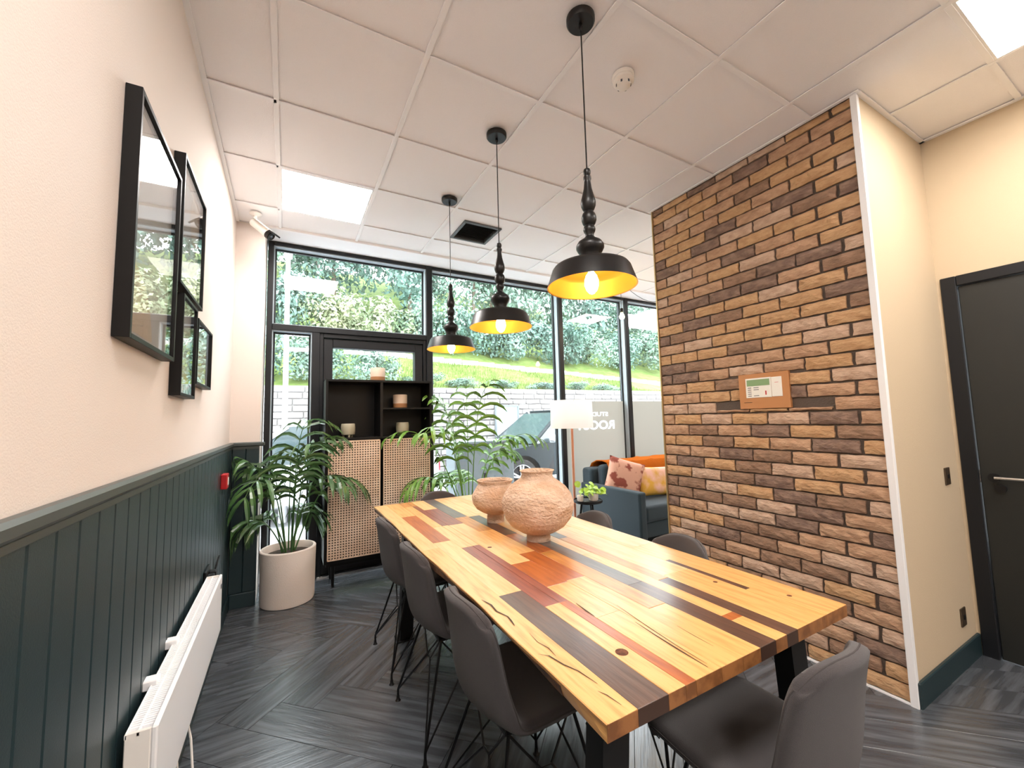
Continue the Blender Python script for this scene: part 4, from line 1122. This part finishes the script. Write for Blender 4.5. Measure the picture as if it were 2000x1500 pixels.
# pale path edging across the bank
pe = MB()
for k in range(24):
    x = 2+k*.7; pe.box(x, x+.68, 14.35, 14.6, hz(x, 14.4)-.3, hz(x, 14.4)+.15, c=.03)
o = pe.build('path_edging', 'stone_pale'); struct(o)
# foliage
def crown_mesh(name, n, seed, leaf, lobes, squash=1.0):
    rd = random.Random(seed); b = MB()
    cs = [(Vector((rd.uniform(-.62, .62), rd.uniform(-.5, .5), rd.uniform(-.45, .62)*squash)), rd.uniform(.30, .52)) for _ in range(lobes)]
    for k in range(n):
        c, r = rd.choice(cs); d = Vector((rd.gauss(0, 1), rd.gauss(0, 1), rd.gauss(0, 1))).normalized()
        p = c+d*r*(rd.random()**.28)*Vector((1, 1, 1)).x
        nrm = (d+Vector((rd.uniform(-.7, .7), rd.uniform(-.7, .7), rd.uniform(-.4, .9)))).normalized(); u = nrm.orthogonal().normalized()
        a = rd.uniform(0, 2*PI); v = nrm.cross(u); e = u*math.cos(a)+v*math.sin(a); f_ = nrm.cross(e); l = leaf*rd.uniform(.6, 1.3); w = l*.5
        b.add([p-e*l, p+f_*w, p+e*l, p-f_*w], [(0, 1, 2, 3)])
    me = b.mesh(name, recalc=False); return me
CM = [crown_mesh('crown', 5200, s_, .042, 14) for s_ in (1, 2, 3)]
HM = [crown_mesh('foliage', 3200, s_+10, .055, 12, .8) for s_ in (1, 2)]
trk = MB().tube([(0, 0, -.3), (.03, 0, .6), (.01, .03, 1.4)], [.09, .07, .04], 8).mesh('trunk')
def tree(x, y, sx, sz, mi, fm, lb, grp, kind, trunk=True):
    z = hz(x, y)
    t = thing(kind, lb, 'tree' if trunk else 'shrub', (x, y, z), grp)
    me = (CM if trunk else HM)[mi % (3 if trunk else 2)]
    up = sz*.62+(.8 if trunk else 0)*sz*.2
    o = place('crown' if trunk else 'foliage', me, fm, t, (x, y, z+up), (0, 0, mi*1.3), (sx, sx*.85, sz))
    if trunk: place('trunk', trk, 'trunk', t, (x, y, z), (0, 0, mi), (1.4, 1.4, max(1, sz*.55)))
# tall trees that fill the window tops
TR = [(-5.5, 20, 3.4, 3.8, 'fol_a'), (-1.5, 19, 3.2, 3.6, 'fol_b'), (2.2, 20, 3.3, 3.7, 'fol_a'), (5.6, 19.5, 3.2, 3.6, 'fol_d'), (9.2, 20, 3.4, 3.9, 'fol_b'), (12.9, 20.5, 3.4, 3.9, 'fol_b'), (16.8, 20, 3.4, 3.4, 'fol_a'), (21.0, 20.5, 3.4, 2.6, 'fol_b'),
      (-3.2, 25, 4, 4.4, 'fol_b'), (1.8, 25.5, 4, 4.6, 'fol_b'), (7.5, 25.5, 4, 4.7, 'fol_a'), (13.2, 26, 4, 4.6, 'fol_b'), (18.0, 26, 3.6, 4.0, 'fol_d')]
ords = ['first', 'second', 'third', 'fourth', 'fifth', 'sixth', 'seventh', 'eighth']
for k, (x, y, sx, sz, fm) in enumerate(TR):
    lb = ('tall tree on the wooded bank, %s from left in the nearer row' % ords[k]) if k < 8 else ('tall tree high on the bank, %s from left in the rear row' % ords[k-8])
    tree(x, y, sx, sz, k, fm, lb, 'trees on the wooded bank', 'bank_tree')
# mid shrubs: yellowish ones left of centre, dark hedge to the right
MS = [(-1.8, 15.2, 1.7, 1.7, 'fol_b'), (.4, 15.4, 1.6, 1.8, 'fol_a'), (1.8, 15.0, 1.4, 1.5, 'fol_c'), (3.4, 15.4, 1.6, 1.6, 'fol_c'), (5.0, 15.6, 1.6, 1.6, 'fol_b'), (6.8, 15.8, 1.6, 1.6, 'fol_d'), (8.6, 15.8, 1.6, 1.6, 'fol_a'), (10.4, 16, 1.7, 1.6, 'fol_d'), (12.3, 16, 1.7, 1.6, 'fol_d'), (14.3, 16.2, 1.7, 1.5, 'fol_b'), (16.6, 16.4, 1.8, 1.5, 'fol_d'), (18.9, 17.0, 2.0, 1.9, 'fol_b'), (22.0, 18.0, 2.3, 2.3, 'fol_b')]
names = ['pale green shrub farthest left on the bank', 'dark green shrub behind the left side pane', 'yellowish shrub seen through the door glass', 'yellow tinged shrub above the cabinet', 'light green shrub left of the farthest pendant',
         'dark shrub below the middle pendant', 'green hedge shrub between the two middle mullions', 'dark hedge shrub beside the floor lamp shade', 'dark hedge shrub near the far mullion', 'light green shrub right of the far mullion', 'dark shrub on the bank low in the rightmost pane', 'large pale shrub on the bank beside the brick wall edge', 'largest shrub farthest right on the bank, mostly hidden by the brick wall']
for k, (x, y, sx, sz, fm) in enumerate(MS): tree(x, y, sx, sz, k, fm, names[k], 'shrubs on the bank', 'bank_shrub', False)
LS = [(-2.2, 11.4, 1.2, .95), (-.6, 11.3, 1.2, 1.1), (.9, 11.35, 1.0, 1.0), (2.3, 11.3, .95, .85), (3.7, 11.3, .62, .26), (5.0, 11.25, .62, .22), (6.3, 11.25, .62, .20), (7.7, 11.25, .62, .20), (9.1, 11.25, .62, .22), (10.5, 11.25, .62, .22)]
for k, (x, y, sx, sz) in enumerate(LS): tree(x, y, sx, sz, k, ('fol_b', 'fol_a', 'fol_b')[k % 3], 'low shrub trailing over the stone wall, number %s from the left' % (ords+['ninth', 'tenth'])[k] if False else 'low shrub on the stone wall top, %s from the left' % (ords+['ninth', 'tenth'])[k], 'low shrubs along the stone wall', 'low_shrub', False)
# ivy hanging in front of the stone wall (behind the left pane)
t = thing('ivy_growth', 'dark ivy hanging down the stone wall behind the left pane', 'ivy', (1.35, 10.4, 0))
place('foliage', HM[0], 'fol_a', t, (1.35, 10.2, 1.35), (0, 0, 0), (.55, .24, 1.35))
# lamp posts
def post(x, y, r, h, lb):
    t = thing('lamp_post', lb, 'lamp post', (x, y, -.1))
    z0 = -.1 if y < 10.5 else hz(x, y)-.1
    MB().lathe([(r*1.5, z0), (r*1.5, z0+.5), (r, z0+.55), (r*.8, z0+h)], 14, (x, y, 0)).build('post', 'post_white', t, True)
    MB().box(x-.06, x+.06, y-.16, y+.06, z0+h, z0+h+.05, c=.015).build('lantern', 'post_white', t)
post(.36, 7.2, .040, 4.1, 'pale lamp post seen through the left window pane')
post(8.6, 11.6, .035, 2.6, 'thin pale post on the bank right of the tall mullion')
# street cabinet
t = thing('street_cabinet', 'grey street utility cabinet outside behind the bright palm', 'utility cabinet', (2.93, 5.6, -.02))
MB().box(2.45, 3.40, 5.45, 5.80, -.02, 1.02, c=.012).build('housing', 'cabinet_grey', t)
MB().box(2.43, 3.42, 5.43, 5.82, 1.02, 1.06, c=.01).build('lid', 'cabinet_grey', t)
for xa in (2.48, 2.94): MB().box(xa, xa+.43, 5.44, 5.452, .06, .96, c=.004).build('door', 'cabinet_grey', t)
MB().box(2.89, 2.92, 5.43, 5.445, .5, .6).build('handle', 'black_metal', t)
# canopy of the next building
t = thing('canopy', 'pale flat canopy outside at the right window', 'canopy', (9.2, 7.4, 0))
MB().box(7.45, 13, 4.6, 7.0, 3.50, 3.72, c=.01).build('slab', 'canopy', t)
MB().box(7.40, 13, 6.96, 7.04, 3.46, 3.78, c=.01).build('fascia', 'canopy', t)
MB().lathe([(.07, -.05), (.07, 3.5)], 14, (10.8, 6.6, 0)).build('column', 'post_white', t, True)

def car(lb, x0, yn, body, L, hgt, suv):
    """car facing -x; x0 front bumper, yn near side"""
    t = thing('parked_car', lb, 'car', (x0+L/2, yn+.9, -.1))
    Z = -.1; wd = 1.80; rwh = .35 if suv else .31; wb1, wb2 = x0+.88, x0+L-.85
    belt = .98 if suv else .88
    def arc(xc): return [(xc+ (rwh+.07)*math.cos(a), Z+rwh+(rwh+.07)*math.sin(a)) for a in [PI*k/10 for k in range(11)]]
    low = Z+.22
    poly = [(x0+.05, low)]+[(p[0], p[1]) for p in arc(wb1)[::-1] if p[1] > low]+[(p[0], p[1]) for p in arc(wb2)[::-1] if p[1] > low]+[(x0+L-.05, low), (x0+L, Z+.45), (x0+L-.02, Z+belt-.08), (x0+L-.10, Z+belt),
            (x0+1.32, Z+belt), (x0+1.2, Z+belt-.02), (x0+.75, Z+belt-.08), (x0+.25, Z+belt-.17), (x0+.04, Z+belt-.28), (x0, Z+.5)]
    n = len(poly); vs = []; fs = []
    sec = [(0, .03), (.05, 0), (wd-.05, 0), (wd, .03)]
    # sides tuck in slightly at top and bottom
    def ins(z): f = (z-Z-.6)/.5; return .05*f*f
    b = MB(); layers = []
    for dy, sh in ((0, 1), (.06, 0), (wd-.06, 0), (wd, 1)):
        base_ = len(vs)
        for (x, z) in poly:
            iy = ins(z); yy = yn+dy+(iy if dy < wd/2 else -iy)
            cx, cz = x0+L/2, Z+.6; k = .988 if sh else 1
            vs.append((cx+(x-cx)*k, yy, cz+(z-cz)*k))
    fs.append(tuple(range(n))[::-1]); fs.append(tuple(3*n+i for i in range(n)))
    for q in range(3):
        for i in range(n): fs.append((q*n+i, q*n+(i+1) % n, (q+1)*n+(i+1) % n, (q+1)*n+i))
    o = b.add(vs, fs).build('body', body, t, True)
    # glasshouse
    top = Z+hgt; A = [(x0+1.15, Z+belt-.01), (x0+L-.12 if suv else x0+L-.75, Z+belt-.01), (x0+L-.45 if suv else x0+L-1.25, top-.03), (x0+L-1.0 if suv else x0+L-1.7, top), (x0+2.1, top), (x0+1.85, top-.05)]
    vs = []; m_ = len(A)
    for s_ in (0, 1):
        for (x, z) in A:
            tin = .06+.20*(z-Z-belt)/(hgt-belt); vs.append((x, yn+tin if s_ == 0 else yn+wd-tin, z))
    MB().add(vs, [tuple(range(m_))[::-1], tuple(range(m_, 2*m_))]+[(i, (i+1) % m_, m_+(i+1) % m_, m_+i) for i in range(m_)]).build('cabin', 'car_glass', t)
    # roof and pillars
    MB().box(x0+2.0, (x0+L-.6 if suv else x0+L-1.4), yn+.24, yn+wd-.24, top-.02, top+.02, c=.015).build('roof', body, t)
    for yy, sg in ((yn, 1), (yn+wd, -1)):
        f = lambda x, z: Vector((x, yy+sg*(.05+.20*(z-Z-belt)/(hgt-belt)), z))
        for (xa, xb) in ((x0+1.15, x0+1.95), (x0+2.45, x0+2.5), (x0+L-.95, x0+L-.85) if suv else (x0+L-.95, x0+L-1.35)):
            MB().tube([f(xa, Z+belt-.01), f(xb, top-.02)], .035, 6).build('pillar', body, t)
        # mirror
        MB().box(x0+1.50, x0+1.62, yy-sg*.17, yy+sg*.02, Z+belt+.02, Z+belt+.15, c=.03).build('mirror', 'alloy' if suv else body, t)
        MB().box(x0+2.2, x0+2.4, yy-.012, yy+.012, Z+belt-.16, Z+belt-.13, c=.005).build('door_handle', 'alloy', t)
        for xc in (wb1, wb2):
            w = MB().lathe([(rwh-.10, -.11), (rwh-.02, -.11), (rwh, -.08), (rwh, .08), (rwh-.02, .11), (rwh-.10, .11)], 28, (xc, yy+sg*.13, Z+rwh), axis='y', cap=False).build('wheel', 'tyre', t, True)
            r_ = MB().lathe([(0, -sg*.04), (rwh-.11, -sg*.02)], 28, (xc, yy+sg*.10, Z+rwh), axis='y', cap=False).build('hub_disc', 'black_metal', w, True)
            sp = MB()
            for k in range(5):
                a = 2*PI*k/5+.3
                for da in (-.16, .16):
                    c0 = Vector((xc, yy+sg*.045, Z+rwh)); d0 = Vector((math.cos(a+da*.5), 0, math.sin(a+da*.5))); d1 = Vector((math.cos(a+da), 0, math.sin(a+da)))
                    sp.tube([c0+d0*.03, c0+d1*(rwh-.085)], .018, 5)
            sp.lathe([(rwh-.115, -.03), (rwh-.085, -.04), (rwh-.08, .04)], 28, (xc, yy+sg*.07, Z+rwh), axis='y', cap=False).lathe([(.06, -.02), (.06, .02)], 14, (xc, yy+sg*.04, Z+rwh), axis='y')
            sp.build('alloy_rim', 'alloy', w, True)
    for yy in (yn+.16, yn+wd-.16):
        MB().box(x0+.01, x0+.16, yy-.14, yy+.14, Z+belt-.34, Z+belt-.22, c=.03).build('headlight', 'label_white', t)
        MB().box(x0+L-.10, x0+L+.005, yy-.12, yy+.12, Z+belt-.28, Z+belt-.06, c=.03).build('tail_light', 'lamp_red', t)
    MB().box(x0+.02, x0+.06, yn+.5, yn+wd-.5, Z+.45, Z+.62).build('grille', 'black_metal', t)
car('dark teal car parked outside facing left, behind the bright palm', 3.43, 6.75, 'car_dark', 4.5, 1.62, True)
car('silver car parked outside behind the cane cabinet', -1.55, 6.75, 'car_silver', 4.25, 1.45, False)
